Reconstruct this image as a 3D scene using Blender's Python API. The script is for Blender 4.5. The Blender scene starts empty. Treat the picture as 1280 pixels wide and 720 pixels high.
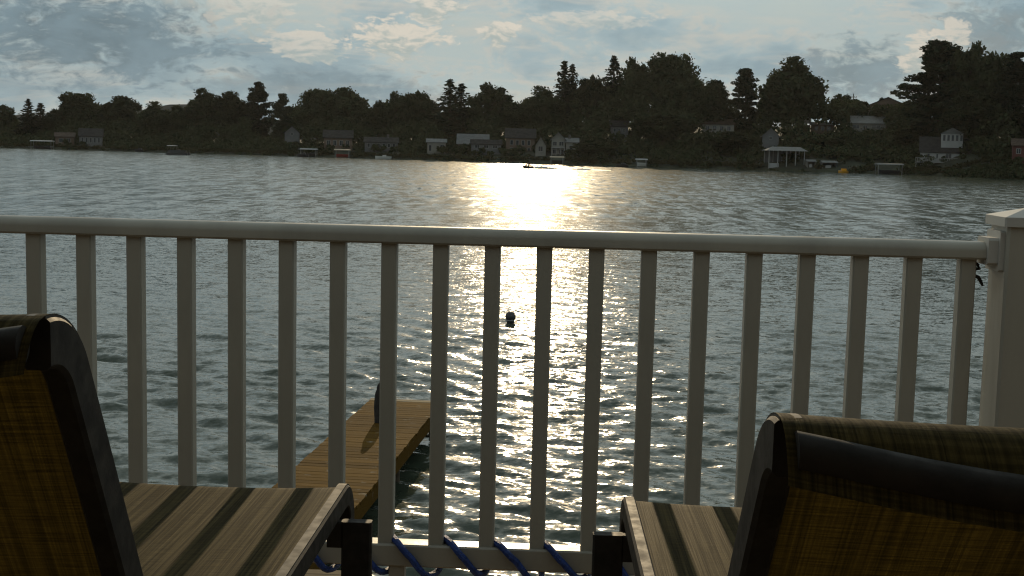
import bpy, math, random
import numpy as np
from mathutils import Vector, Matrix

random.seed(7)
rng = np.random.default_rng(11)
S = bpy.context.scene
COL = S.collection

# ------------------------------------------------------------------ camera
F_PX = 1600.0                       # focal length in pixels of a 1280 px wide picture
CAM_Z = 4.8
PITCH = math.atan(177 / F_PX)
ROLL = 0.0235
FW = np.array([0, math.cos(PITCH), -math.sin(PITCH)])
R0 = np.array([1.0, 0, 0])
U0 = np.array([0, math.sin(PITCH), math.cos(PITCH)])
RT = math.cos(ROLL) * R0 + math.sin(ROLL) * U0
UP = -math.sin(ROLL) * R0 + math.cos(ROLL) * U0
CAM = np.array([0, 0, CAM_Z])
cd = bpy.data.cameras.new('camera')
cd.sensor_width = 36.0
cd.lens = F_PX / 1280 * 36.0
cd.clip_start = 0.05
cd.clip_end = 9000
cam = bpy.data.objects.new('camera', cd)
COL.objects.link(cam)
cam.matrix_world = Matrix(((RT[0], UP[0], -FW[0], 0), (RT[1], UP[1], -FW[1], 0), (RT[2], UP[2], -FW[2], CAM_Z), (0, 0, 0, 1)))
S.camera = cam


def ray(x, y):
    return FW + (x - 640) / F_PX * RT - (y - 360) / F_PX * UP


def at_y(x, y, Y):
    v = ray(x, y)
    return CAM + v * (Y / v[1])


def at_z(x, y, z):
    v = ray(x, y)
    return CAM + v * ((z - CAM_Z) / v[2])


# ------------------------------------------------------------------ light
SUN_AZ = math.radians(0.75)
SUN_EL = math.radians(17.0)
sv = Vector((math.sin(SUN_AZ) * math.cos(SUN_EL), math.cos(SUN_AZ) * math.cos(SUN_EL), math.sin(SUN_EL)))
sl = bpy.data.lights.new('sun', 'SUN')
sl.energy = 2.2
sl.angle = math.radians(0.5)
sl.color = (1.0, 0.77, 0.47)
sun = bpy.data.objects.new('sun', sl)
COL.objects.link(sun)
sun.rotation_euler = (-sv).to_track_quat('-Z', 'Y').to_euler()
sun.location = (0, 60, 60)
S.view_settings.view_transform = 'Standard'
S.view_settings.look = 'None'
S.view_settings.gamma = 1
S.view_settings.exposure = 0.1
S.cycles.use_denoising = True
S.cycles.sample_clamp_indirect = 1.5
S.cycles.sample_clamp_direct = 25.0
S.cycles.filter_width = 1.2
S.cycles.blur_glossy = 1.5
S.cycles.max_bounces = 5
S.cycles.diffuse_bounces = 2
S.cycles.glossy_bounces = 2
S.cycles.transparent_max_bounces = 6
S.cycles.caustics_reflective = False
S.cycles.caustics_refractive = False

W = bpy.data.worlds.new('World')
S.world = W
W.use_nodes = True
wt = W.node_tree
wt.nodes.clear()


class NT:
    """small helper around a node tree"""
    def __init__(s, t): s.t = t
    def n(s, kind, **kw):
        o = s.t.nodes.new(kind)
        for k, v in kw.items():
            if k == 'i':
                for a, b in v.items(): s.put(o.inputs[a], b)
            else: setattr(o, k, v)
        return o
    def put(s, sock, v):
        if isinstance(v, bpy.types.NodeSocket): s.t.links.new(v, sock)
        else: sock.default_value = v
    def m(s, op, a, b=None, c=None):
        o = s.n('ShaderNodeMath', operation=op)
        s.put(o.inputs[0], a)
        if b is not None: s.put(o.inputs[1], b)
        if c is not None: s.put(o.inputs[2], c)
        return o.outputs[0]
    def vm(s, op, a, b=None, scale=None):
        o = s.n('ShaderNodeVectorMath', operation=op)
        s.put(o.inputs[0], a)
        if b is not None: s.put(o.inputs[1], b)
        if scale is not None: s.put(o.inputs['Scale'], scale)
        return o.outputs[1] if op in ('LENGTH', 'DOT_PRODUCT') else o.outputs[0]
    def ss(s, v, a, b, c=0.0, d=1.0):
        o = s.n('ShaderNodeMapRange', interpolation_type='SMOOTHSTEP')
        for k, q in zip(('Value', 'From Min', 'From Max', 'To Min', 'To Max'), (v, a, b, c, d)): s.put(o.inputs[k], q)
        return o.outputs[0]
    def mix(s, f, a, b, blend='MIX'):
        o = s.n('ShaderNodeMix', data_type='RGBA', blend_type=blend)
        s.put(o.inputs[0], f); s.put(o.inputs[6], a); s.put(o.inputs[7], b)
        return o.outputs[2]
    def noise(s, vec, scale, detail=3, rough=0.5, dist=0.0, col=False):
        o = s.n('ShaderNodeTexNoise')
        s.put(o.inputs['Vector'], vec)
        s.put(o.inputs['Scale'], scale); s.put(o.inputs['Detail'], detail); s.put(o.inputs['Roughness'], rough)
        s.put(o.inputs['Distortion'], dist)
        return o.outputs['Color'] if col else o.outputs['Fac']
    def comb(s, x, y, z=0.0):
        o = s.n('ShaderNodeCombineXYZ')
        s.put(o.inputs[0], x); s.put(o.inputs[1], y); s.put(o.inputs[2], z)
        return o.outputs[0]
    def sep(s, v):
        o = s.n('ShaderNodeSeparateXYZ'); s.put(o.inputs[0], v)
        return o.outputs


def build_world():
    t = NT(wt)
    sky = t.n('ShaderNodeTexSky', sky_type='NISHITA', sun_disc=False, sun_elevation=SUN_EL, sun_rotation=SUN_AZ,
              altitude=200, air_density=1.0, dust_density=1.6, ozone_density=1.2)
    tc = t.n('ShaderNodeTexCoord')
    d = t.vm('NORMALIZE', tc.outputs['Generated'])
    x, y, z = t.sep(d)
    az = t.m('ARCTAN2', x, y)
    el = t.m('ARCSINE', z)
    # clouds live in degrees of bearing and height above the horizon; layers get flatter towards the horizon
    u = t.m('MULTIPLY', az, 57.3)
    v = t.m('MULTIPLY', el, 57.3)
    uv = t.comb(u, t.m('MULTIPLY', v, 2.1), 0.0)
    warp = t.noise(uv, 0.22, 3, 0.55, col=True)
    wv = t.vm('ADD', uv, t.vm('SCALE', t.vm('SUBTRACT', warp, (0.5, 0.5, 0.5)), scale=3.0))
    big = t.noise(wv, 0.10, 5, 0.55)            # banks of cloud
    wisp = t.noise(t.comb(t.m('MULTIPLY', u, 0.35), t.m('MULTIPLY', v, 3.2), 4.0), 0.45, 5, 0.6, 0.8)
    puff = t.noise(t.vm('ADD', wv, (13.0, 5.0, 2.0)), 0.50, 4, 0.52)
    # a veil of high cloud evens the sky out: bright air saturates towards one level
    l0 = t.n('ShaderNodeRGBToBW'); t.put(l0.inputs[0], sky.outputs[0])
    comp = t.vm('SCALE', sky.outputs[0], scale=t.m('DIVIDE', 4.75, t.m('ADD', l0.outputs[0], 1.6)))
    lum = t.n('ShaderNodeRGBToBW'); t.put(lum.inputs[0], comp)
    L = lum.outputs[0]
    L = t.m('MULTIPLY', L, t.ss(v, 4.0, 15.0, 1.0, 1.50))         # sky raised above the horizon band to brighten its reflection in the water
    LL = t.comb(L, L, L)
    grey = t.vm('MULTIPLY', LL, (0.90, 1.03, 0.985))
    blue = t.vm('MULTIPLY', LL, (0.75, 1.04, 1.18))
    warm = t.vm('MULTIPLY', LL, (1.09, 1.02, 0.88))
    bil = t.noise(t.vm('ADD', wv, (3.0, 9.0, 6.0)), 1.5, 5, 0.6)
    base = t.mix(t.ss(big, .30,   .62, .0, .55), grey, t.vm('SCALE', blue, scale=.90))
    # thick banks: darker, bluer, soft edged
    bank = t.ss(big, 0.46, 0.64)
    base = t.mix(t.m('MULTIPLY', bank, .8), base, t.vm('SCALE', blue, scale=t.ss(puff, .3, .7, .56, .70)))
    # thin bright streaks and lit rims of the banks
    streak = t.ss(wisp, 0.46, 0.76, 0.0, 0.50)
    base = t.mix(streak, base, t.vm('SCALE', warm, scale=1.06))
    rim = t.m('MULTIPLY', t.ss(big, 0.42, 0.485), t.ss(big, 0.56, 0.49))
    rim = t.m('MULTIPLY', rim, t.ss(bil, 0.40, 0.60))
    base = t.mix(t.m('MULTIPLY', rim, .5), base, t.vm('SCALE', warm, scale=1.05))
    # separate cumulus heads and dark banks standing over the far shore (bearing, height, half sizes in degrees, strength, lit)
    heads = [(-18.5, 4.2, 6.5, 2.2, 1.0, 0), (-9.0, 2.4, 7.0, .9, .6, 0), (14.5, 3.4, 3.0, 1.4, .8, 0), (20.5, 5.2, 3.0, 1.6, .7, 0), (33, 4, 6, 2.2, .8, 0), (-38, 5, 8, 2.4, .8, 0),
             (-5.3, 4.6, 2.0, .95, 1., 1), (-3.6, 6.2, 1.3, .9, .9, 1), (-0.70, 4.95, .75, .62, 1.0, 1), (-9.2, 4.1, 1.8, .7, .75, 1), (-11.8, 5.6, 1.6, 1.3, .6, 1),
             (17.3, 4.2, .85, 1.0, .95, 1), (18.4, 4.9, .8, .7, .85, 1), (3.2, 5.6, 2.6, .4, .5, 1), (-14.6, 6.6, 1.5, .9, .6, 1),
             (31, 5.5, 2.4, 1.4, .9, 1), (-31, 5.0, 2.6, 1.2, .9, 1), (44, 6.5, 3, 1.5, .9, 1), (-47, 6, 3, 1.6, .9, 1)]
    bump = t.m('ADD', t.m('MULTIPLY', t.m('SUBTRACT', puff, .5), -2.0), t.m('MULTIPLY', t.m('SUBTRACT', bil, .5), -2.2))
    for (a, e, ra, re, st, li) in heads:
        du = t.m('DIVIDE', t.m('SUBTRACT', u, a), ra)
        dv = t.m('DIVIDE', t.m('SUBTRACT', v, e), re)
        rr = t.m('SQRT', t.m('ADD', t.m('MULTIPLY', du, du), t.m('MULTIPLY', dv, dv)))
        rr = t.m('ADD', rr, bump)
        if li:
            body = t.ss(rr, 1.05, 0.72)
            glow = t.ss(t.m('ADD', t.m('MULTIPLY', bil, 1.6), t.m('MULTIPLY', dv, .25)), .55, 1.0)
            c = t.mix(glow, t.vm('SCALE', grey, scale=.88), t.vm('SCALE', warm, scale=1.22))
        else:
            body = t.ss(rr, 1.15, 0.35)
            c = t.vm('SCALE', blue, scale=t.ss(puff, .3, .7, .42, .56))
        base = t.mix(t.m('MULTIPLY', body, st), base, c)
    bg = t.n('ShaderNodeBackground')
    t.put(bg.inputs[0], base)
    bg.inputs[1].default_value = 0.10
    out = t.n('ShaderNodeOutputWorld')
    wt.links.new(bg.outputs[0], out.inputs[0])


build_world()

# ------------------------------------------------------------------ materials
MATS = {}


def material(name, col, rough=0.6, metal=0.0, var=0.0, vscale=6.0, bump=0.0, bscale=40.0, spec=0.5, stretch=(1, 1, 1), col2=None):
    if name in MATS: return MATS[name]
    m = bpy.data.materials.new(name)
    m.use_nodes = True
    t = NT(m.node_tree)
    p = m.node_tree.nodes['Principled BSDF']
    p.inputs['Roughness'].default_value = rough
    p.inputs['Metallic'].default_value = metal
    p.inputs['Specular IOR Level'].default_value = spec
    c = (*col, 1)
    if var or bump or col2:
        tc = t.n('ShaderNodeTexCoord')
        vec = t.vm('MULTIPLY', tc.outputs['Object'], stretch)
    if var or col2:
        nz = t.noise(vec, vscale, 5, 0.6)
        c2 = (*col2, 1) if col2 else tuple(max(0, q * (1 - var)) for q in col) + (1,)
        c1 = c if col2 else tuple(q * (1 + var * .6) for q in col) + (1,)
        t.put(p.inputs['Base Color'], t.mix(t.ss(nz, 0.35, 0.65), c1, c2))
        t.put(p.inputs['Roughness'], t.ss(nz, 0.3, 0.7, max(rough - .08, .02), min(rough + .1, 1)))
    else:
        p.inputs['Base Color'].default_value = c
    if bump:
        b = t.n('ShaderNodeBump'); b.inputs['Strength'].default_value = bump; b.inputs['Distance'].default_value = 0.01
        t.put(b.inputs['Height'], t.noise(vec, bscale, 4, 0.6))
        t.put(p.inputs['Normal'], b.outputs[0])
    MATS[name] = m
    return m


def leaf_material(name, col, col2):
    m = bpy.data.materials.new(name); m.use_nodes = True
    nt = m.node_tree; nt.nodes.clear(); t = NT(nt)
    oi = t.n('ShaderNodeObjectInfo')
    g = t.n('ShaderNodeNewGeometry')
    nz = t.noise(g.outputs['Position'], 0.35, 3, 0.6)
    c = t.mix(nz, (*col, 1), (*col2, 1))
    c = t.vm('SCALE', c, scale=t.m('MULTIPLY_ADD', oi.outputs['Random'], 0.5, 0.75))
    d = t.n('ShaderNodeBsdfDiffuse'); t.put(d.inputs[0], c)
    tr = t.n('ShaderNodeBsdfTranslucent'); t.put(tr.inputs[0], c)
    mx = t.n('ShaderNodeMixShader'); mx.inputs[0].default_value = 0.16
    nt.links.new(d.outputs[0], mx.inputs[1]); nt.links.new(tr.outputs[0], mx.inputs[2])
    o = t.n('ShaderNodeOutputMaterial'); nt.links.new(mx.outputs[0], o.inputs[0])
    MATS[name] = m
    return m


def water_material():
    m = bpy.data.materials.new('lake_water'); m.use_nodes = True
    t = NT(m.node_tree)
    p = m.node_tree.nodes['Principled BSDF']
    p.inputs['Base Color'].default_value = (0.052, 0.066, 0.046, 1)
    p.inputs['IOR'].default_value = 1.333
    g = t.n('ShaderNodeNewGeometry')
    pos = g.outputs['Position']
    x, y, z = t.sep(pos)
    r = t.m('SQRT', t.m('ADD', t.m('MULTIPLY', x, x), t.m('MULTIPLY', y, y)))
    flat = t.comb(x, t.m('MULTIPLY', y, 1.5), 0.0)
    far = t.ss(r, 35, 150)
    t.put(p.inputs['Roughness'], t.ss(r, 25, 170, .11, .155))
    a1 = t.vm('SCALE', t.vm('SUBTRACT', t.noise(flat, 7.5, 2, 0.6, col=True), (.5, .5, .5)), scale=t.ss(r, 30, 120, .56, .26))
    a2 = t.vm('SCALE', t.vm('SUBTRACT', t.noise(t.vm('MULTIPLY', flat, (.55, 1, 1)), 0.8, 3, 0.55, col=True), (.5, .5, .5)), scale=t.m('MULTIPLY', far, 0.40))
    a3 = t.vm('SCALE', t.vm('SUBTRACT', t.noise(t.comb(t.m('MULTIPLY', x, .8), t.m('MULTIPLY', y, .15), 3.0), 1.0, 4, 0.62, col=True), (.5, .5, .5)), scale=t.m('MULTIPLY', far, 0.45))
    a2 = t.vm('ADD', a2, a3)
    a1b = t.vm('SCALE', t.vm('SUBTRACT', t.noise(t.vm('MULTIPLY', flat, (.7, 1, 1)), 2.3, 2, 0.5, col=True), (.5, .5, .5)), scale=t.ss(r, 30, 120, .34, .16))
    a1 = t.vm('ADD', a1, a1b)
    gust = t.ss(t.noise(t.vm('MULTIPLY', flat, (.4, 1, 1)), 0.022, 3, 0.5), 0.3, 0.7, 0.8, 1.2)
    s = t.vm('SCALE', t.vm('ADD', a1, a2), scale=gust)
    st = t.ss(t.noise(t.comb(t.m('MULTIPLY', x, 1.0), t.m('MULTIPLY', y, .17), 8.0), 1.0, 3, 0.6), .55, .68)
    st2 = t.ss(t.noise(t.comb(t.m('MULTIPLY', x, .9), t.m('MULTIPLY', y, .42), 1.0), 1.0, 3, 0.6), .57, .70)
    st = t.m('ADD', t.m('MULTIPLY', st, t.ss(r, 60, 140, 0, .22)), t.m('MULTIPLY', st2, t.ss(r, 30, 60, 0, .16)))
    s = t.vm('SUBTRACT', s, t.comb(0.0, st, 0.0))
    s = t.vm('MULTIPLY', s, t.comb(t.ss(r, 60, 160, 1.0, .66), 1.0, 0.0))
    nn = t.vm('NORMALIZE', t.vm('ADD', g.outputs['Normal'], s))
    t.put(p.inputs['Normal'], nn)
    MATS['water'] = m
    return m


def sling_material():
    m = bpy.data.materials.new('sling_fabric'); m.use_nodes = True
    nt = m.node_tree; nt.nodes.clear(); t = NT(nt)
    uvn = t.n('ShaderNodeUVMap'); uvn.uv_map = 'weave'
    u, v, _ = t.sep(uvn.outputs[0])
    thread = t.noise(t.comb(t.m('MULTIPLY', u, 430), t.m('MULTIPLY', v, 5), 0), 1.0, 2, 0.6)
    line = t.noise(t.comb(t.m('MULTIPLY', u, 165), t.m('MULTIPLY', v, 1.5), 9), 1.0, 1, 0.5)
    band = t.noise(t.comb(t.m('MULTIPLY', u, 42), t.m('MULTIPLY', v, .6), 3), 1.0, 2, 0.5)
    cross = t.noise(t.comb(t.m('MULTIPLY', u, 16), t.m('MULTIPLY', v, 420), 7), 1.0, 2, 0.6)
    f = t.m('MULTIPLY_ADD', t.m('SUBTRACT', band, .65), .60, t.m('ADD', t.m('MULTIPLY', t.ss(thread, .30, .70), .50), t.m('MULTIPLY', t.ss(line, .38, .62), .55)))
    c = t.mix(f, (0.034, 0.026, 0.011, 1), (0.112, 0.082, 0.028, 1))
    c = t.vm('SCALE', c, scale=t.ss(cross, .35, .65, .70, 1.15))
    # open weave: a regular grid of tiny light gaps between the threads
    gu = t.m('ABSOLUTE', t.m('SINE', t.m('MULTIPLY', u, math.pi * 250)))
    gv = t.m('ABSOLUTE', t.m('SINE', t.m('MULTIPLY', v, math.pi * 220)))
    hole = t.m('MULTIPLY', t.ss(gu, .80, .98), t.ss(gv, .80, .98))
    hole = t.m('MULTIPLY', hole, t.ss(t.m('MULTIPLY', thread, cross), .19, .34))
    d = t.n('ShaderNodeBsdfPrincipled'); t.put(d.inputs['Base Color'], c); d.inputs['Roughness'].default_value = .62
    t.put(d.inputs['Specular IOR Level'], t.ss(f, .0, 1.2, .028, .060)); d.inputs['Specular Tint'].default_value = (1, .80, .46, 1)
    bp = t.n('ShaderNodeBump'); bp.inputs['Strength'].default_value = .5; bp.inputs['Distance'].default_value = .001
    t.put(bp.inputs['Height'], t.m('ADD', thread, cross)); t.put(d.inputs['Normal'], bp.outputs[0])
    tr = t.n('ShaderNodeBsdfTranslucent'); 
    c2 = t.mix(t.m('MULTIPLY_ADD', f, .30, .27), (0.022, 0.018, 0.009, 1), (0.140, 0.102, 0.034, 1))
    c2 = t.vm('SCALE', c2, scale=t.ss(cross, .3, .7, .55, 1.3))
    t.put(tr.inputs[0], t.vm('MULTIPLY', c2, (.66, .60, .31)))
    mx = t.n('ShaderNodeMixShader'); t.put(mx.inputs[0], t.m('MULTIPLY_ADD', hole, .35, .20))
    nt.links.new(d.outputs[0], mx.inputs[1]); nt.links.new(tr.outputs[0], mx.inputs[2])
    o = t.n('ShaderNodeOutputMaterial'); nt.links.new(mx.outputs[0], o.inputs[0])
    MATS['sling'] = m
    return m


def wood_material(name, ca, cb, grain=(1, 14, 14)):
    m = bpy.data.materials.new(name); m.use_nodes = True
    t = NT(m.node_tree); p = m.node_tree.nodes['Principled BSDF']
    tc = t.n('ShaderNodeTexCoord'); oi = t.n('ShaderNodeObjectInfo')
    off = t.vm('ADD', t.vm('MULTIPLY', tc.outputs['Object'], grain), t.vm('SCALE', (37.0, 11.0, 5.0), scale=oi.outputs['Random']))
    g = t.noise(off, 3.0, 5, .65)
    blot = t.noise(t.vm('ADD', tc.outputs['Object'], t.vm('SCALE', (31.0, 17.0, 3.0), scale=oi.outputs['Random'])), 5.0, 4, .6)
    c = t.mix(t.ss(g, .32, .68), (*ca, 1), (*cb, 1))
    c = t.mix(t.ss(blot, .60, .74, 0, .55), c, (.32, .30, .26, 1))
    c = t.mix(t.ss(blot, .34, .27, 0, .6), c, (.03, .024, .018, 1))
    c = t.vm('SCALE', c, scale=t.m('MULTIPLY_ADD', oi.outputs['Random'], .5, .75))
    t.put(p.inputs['Base Color'], c)
    p.inputs['Roughness'].default_value = .85
    p.inputs['Specular IOR Level'].default_value = .04; p.inputs['Specular Tint'].default_value = (1, .80, .45, 1)
    b = t.n('ShaderNodeBump'); b.inputs['Strength'].default_value = .4; b.inputs['Distance'].default_value = .004
    t.put(b.inputs['Height'], g); t.put(p.inputs['Normal'], b.outputs[0])
    MATS[name] = m
    return m


water_material(); sling_material()
leaf_material('leaf_broad', (0.036, 0.046, 0.024), (0.060, 0.068, 0.036))
leaf_material('leaf_needle', (0.030, 0.042, 0.026), (0.046, 0.058, 0.034))
leaf_material('leaf_warm', (0.050, 0.050, 0.026), (0.070, 0.064, 0.032))
wood_material('dock_wood', (.140, .077, .015), (.090, .048, .009))
wood_material('deck_wood', (.26, .20, .13), (.17, .13, .085))
material('vinyl', (.36, .335, .28), .42, var=.12, vscale=5, stretch=(1, 1, .25), bump=.05, bscale=60)
material('vinyl_trim', (.48, .46, .42), .5)
material('bronze', (.030, .026, .022), .62, metal=0.0, var=.25, vscale=30, bump=.05, bscale=120, spec=.2)
material('bronze_channel', (.075, .07, .062), .6, metal=.0, spec=.12, var=.2, vscale=25)
material('rope', (.014, .05, .24), .5, bump=.6, bscale=160, var=.3, vscale=40)
material('black_rubber', (.015, .015, .015), .5)
material('pile', (.030, .024, .020), .8, var=.4, vscale=8, bump=.5, bscale=30)
material('pile_wood', (.10, .075, .05), .85, var=.4, vscale=4, bump=.4, bscale=20)
material('buoy', (.05, .05, .052), .45, var=.3, vscale=7)
material('bark', (.045, .035, .026), .9, var=.4, vscale=3)
material('soil', (.034, .040, .022), .95, var=.4, vscale=.15)
material('hillside', (.016, .026, .024), .95, var=.3, vscale=.02)
material('rock', (.12, .115, .105), .9, var=.4, vscale=1.5)
material('white_siding', (.34, .34, .335), .6, var=.08, vscale=.6)
material('cream_siding', (.21, .20, .175), .6, var=.08, vscale=.6)
material('grey_siding', (.125, .13, .135), .7, var=.1, vscale=.6)
material('brown_siding', (.14, .10, .075), .8, var=.15, vscale=.6)
material('red_siding', (.10, .028, .022), .7, var=.1, vscale=.6)
material('dark_roof', (.045, .043, .042), .85, spec=.1, var=.2, vscale=1)
material('grey_roof', (.15, .155, .155), .55, spec=.1, var=.12, vscale=1)
material('brown_roof', (.085, .062, .05), .8, spec=.1, var=.2, vscale=1)
material('pale_roof', (.23, .23, .225), .7, spec=.1, var=.1, vscale=1)
material('glass', (.03, .035, .04), .08)
material('trim', (.28, .28, .27), .5)
material('boat_dark', (.035, .035, .04), .35)
material('boat_white', (.62, .62, .60), .3)
material('boat_red', (.24, .03, .025), .35)
material('canvas_tan', (.48, .40, .30), .8)
material('canvas_grey', (.35, .36, .37), .8)
material('yellow_plastic', (.78, .36, .012), .4)
material('alu', (.20, .20, .20), .35, metal=.8)
material('skin', (.30, .18, .12), .6)
material('suit', (.02, .02, .025), .6)


# ------------------------------------------------------------------ mesh helpers
class MB:
    def __init__(s): s.v = []; s.f = []; s.uv = None
    def add(s, vs, fs):
        o = len(s.v); s.v += [tuple(map(float, q)) for q in vs]; s.f += [tuple(o + i for i in q) for q in fs]
        return s
    def box(s, x0, x1, y0, y1, z0, z1, M=None):
        vs = [(x0, y0, z0), (x1, y0, z0), (x1, y1, z0), (x0, y1, z0), (x0, y0, z1), (x1, y0, z1), (x1, y1, z1), (x0, y1, z1)]
        if M is not None: vs = [tuple(M @ Vector(q)) for q in vs]
        return s.add(vs, [(0, 3, 2, 1), (4, 5, 6, 7), (0, 1, 5, 4), (1, 2, 6, 5), (2, 3, 7, 6), (3, 0, 4, 7)])
    def cbox(s, x0, x1, y0, y1, z0, z1, c, axis=2):
        """box with chamfered edges along one axis"""
        a = [(x0, x1), (y0, y1), (z0, z1)]
        i, j = [(1, 2), (0, 2), (0, 1)][axis]
        (p0, p1), (q0, q1), (k0, k1) = a[i], a[j], a[axis]
        prof = [(p0 + c, q0), (p1 - c, q0), (p1, q0 + c), (p1, q1 - c), (p1 - c, q1), (p0 + c, q1), (p0, q1 - c), (p0, q0 + c)]
        vs = []
        for k in (k0, k1):
            for (p, q) in prof:
                w = [0, 0, 0]; w[i] = p; w[j] = q; w[axis] = k; vs.append(w)
        n = 8
        return s.add(vs, [tuple(range(n))[::-1], tuple(range(n, 2 * n))] + [(t, (t + 1) % n, n + (t + 1) % n, n + t) for t in range(n)])
    def sweep(s, prof, path, side, closed_ends=True):
        """sweep a profile (a along side, b along the path's normal) along a path lying in a plane; side = that plane's normal"""
        side = Vector(side).normalized(); n = len(prof); P = [Vector(q) for q in path]; vs = []
        for k, q in enumerate(P):
            tg = (P[min(k + 1, len(P) - 1)] - P[max(k - 1, 0)]).normalized()
            nn = side.cross(tg).normalized()
            for a, b in prof: vs.append(tuple(q + side * a + nn * b))
        fs = [(k * n + i, k * n + (i + 1) % n, (k + 1) * n + (i + 1) % n, (k + 1) * n + i) for k in range(len(P) - 1) for i in range(n)]
        if closed_ends: fs += [tuple(range(n))[::-1], tuple(range((len(P) - 1) * n, len(P) * n))]
        return s.add(vs, fs)
    def tube(s, path, r, n=8):
        P = [Vector(q) for q in path]; vs = []; ref = Vector((0.13, 0.21, 0.97))
        rr = r if isinstance(r, (list, tuple)) else [r] * len(P)
        for k, q in enumerate(P):
            tg = (P[min(k + 1, len(P) - 1)] - P[max(k - 1, 0)]).normalized()
            a = tg.cross(ref)
            if a.length < .05: a = tg.cross(Vector((1, 0, 0)))
            a.normalize(); b = tg.cross(a)
            for i in range(n):
                w = 2 * math.pi * i / n; vs.append(tuple(q + (a * math.cos(w) + b * math.sin(w)) * rr[k]))
        fs = [(k * n + i, k * n + (i + 1) % n, (k + 1) * n + (i + 1) % n, (k + 1) * n + i) for k in range(len(P) - 1) for i in range(n)]
        return s.add(vs, fs + [tuple(range(n))[::-1], tuple(range((len(P) - 1) * n, len(P) * n))])
    def lathe(s, prof, n=20, c=(0, 0, 0)):
        vs = [(c[0] + r * math.cos(2 * math.pi * i / n), c[1] + r * math.sin(2 * math.pi * i / n), c[2] + z) for r, z in prof for i in range(n)]
        k = len(prof)
        return s.add(vs, [(j * n + i, j * n + (i + 1) % n, (j + 1) * n + (i + 1) % n, (j + 1) * n + i) for j in range(k - 1) for i in range(n)] +
                     [tuple(range(n))[::-1], tuple(range((k - 1) * n, k * n))])
    def mesh(s, name, mat, smooth=False):
        me = bpy.data.meshes.new(name); me.from_pydata(s.v, [], s.f); me.update()
        if mat: me.materials.append(MATS[mat])
        if smooth:
            me.polygons.foreach_set('use_smooth', [True] * len(me.polygons))
            try: me.set_sharp_from_angle(angle=math.radians(38))
            except Exception: pass
        return me
    def build(s, name, mat, parent=None, smooth=False, loc=(0, 0, 0), rz=0.0):
        return link(name, s.mesh(name, mat, smooth), parent, loc, rz)


def link(name, data, parent=None, loc=(0, 0, 0), rz=0.0, scale=None):
    o = bpy.data.objects.new(name, data); COL.objects.link(o)
    o.location = loc; o.rotation_euler = (0, 0, rz)
    if scale: o.scale = scale
    o.parent = parent
    return o


def tag(o, label, cat, group=None):
    o['label'] = label; o['category'] = cat
    if group: o['group'] = group
    return o


def thing(name, label, cat, loc=(0, 0, 0), rz=0.0, group=None, scale=None):
    return tag(link(name, None, None, loc, rz, scale), label, cat, group)


def structure(o):
    o['kind'] = 'structure'; return o


def stuff(o, label=None, cat=None):
    o['kind'] = 'stuff'
    if label: o['label'] = label; o['category'] = cat
    return o


def np_mesh(name, verts, quads, mat, smooth=False):
    me = bpy.data.meshes.new(name)
    nv, nq = len(verts), len(quads)
    me.vertices.add(nv); me.vertices.foreach_set('co', np.asarray(verts, np.float32).ravel())
    me.loops.add(nq * 4); me.loops.foreach_set('vertex_index', np.asarray(quads, np.int32).ravel())
    me.polygons.add(nq); me.polygons.foreach_set('loop_start', np.arange(0, nq * 4, 4, dtype=np.int32))
    me.polygons.foreach_set('use_smooth', np.full(nq, smooth, bool))
    me.update(calc_edges=True)
    me.materials.append(MATS[mat])
    return me


# ------------------------------------------------------------------ far shore terrain
SHX = np.array([-900, -520, -300, -185, -110, -60, -1, 45, 84, 106, 116, 150, 220, 420, 900.0])
SHY = np.array([560, 540, 500, 462, 436, 412, 388, 356, 334, 318, 292, 250, 215, 190, 180.0])


def shore_y(x): return np.interp(x, SHX, SHY)


def sstep(a, b, v):
    t = np.clip((v - a) / (b - a), 0, 1); return t * t * (3 - 2 * t)


def ground_z(x, y):
    x = np.asarray(x, float); y = np.asarray(y, float)
    d = y - shore_y(x)
    t = sstep(-120, 70, x)
    k = .05 + .15 * t; cap = 5 + 11 * t
    up = .55 + cap * (1 - np.exp(-k * np.maximum(d, 0) / cap)) + .25 * np.sin(x * .11) * np.clip(d / 20, 0, 1)
    return np.where(d > 0, up, np.maximum(.55 + d * 1.1, -3.0))


def build_terrain():
    xs = np.concatenate([np.linspace(-2600, -420, 20), np.linspace(-400, 330, 240), np.linspace(350, 2600, 20)])
    ds = np.concatenate([[-4, -2, -1, -.3, 0], np.linspace(1.5, 150, 60), [200, 300, 500, 900, 1600, 2800]])
    X = np.repeat(xs[:, None], len(ds), 1)
    Y = shore_y(X) + ds[None, :] + np.sin(X * .37) * .5 + np.sin(X * .093) * .8
    Z = ground_z(X, Y) + rng.normal(0, .08, X.shape) * (ds > 1)
    V = np.stack([X, Y, Z], -1).reshape(-1, 3)
    a, b = X.shape; i = np.arange(a * b).reshape(a, b)
    Q = np.stack([i[:-1, :-1], i[1:, :-1], i[1:, 1:], i[:-1, 1:]], -1).reshape(-1, 4)
    structure(link('ground', np_mesh('ground', V, Q, 'soil', True)))


build_terrain()


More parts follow.
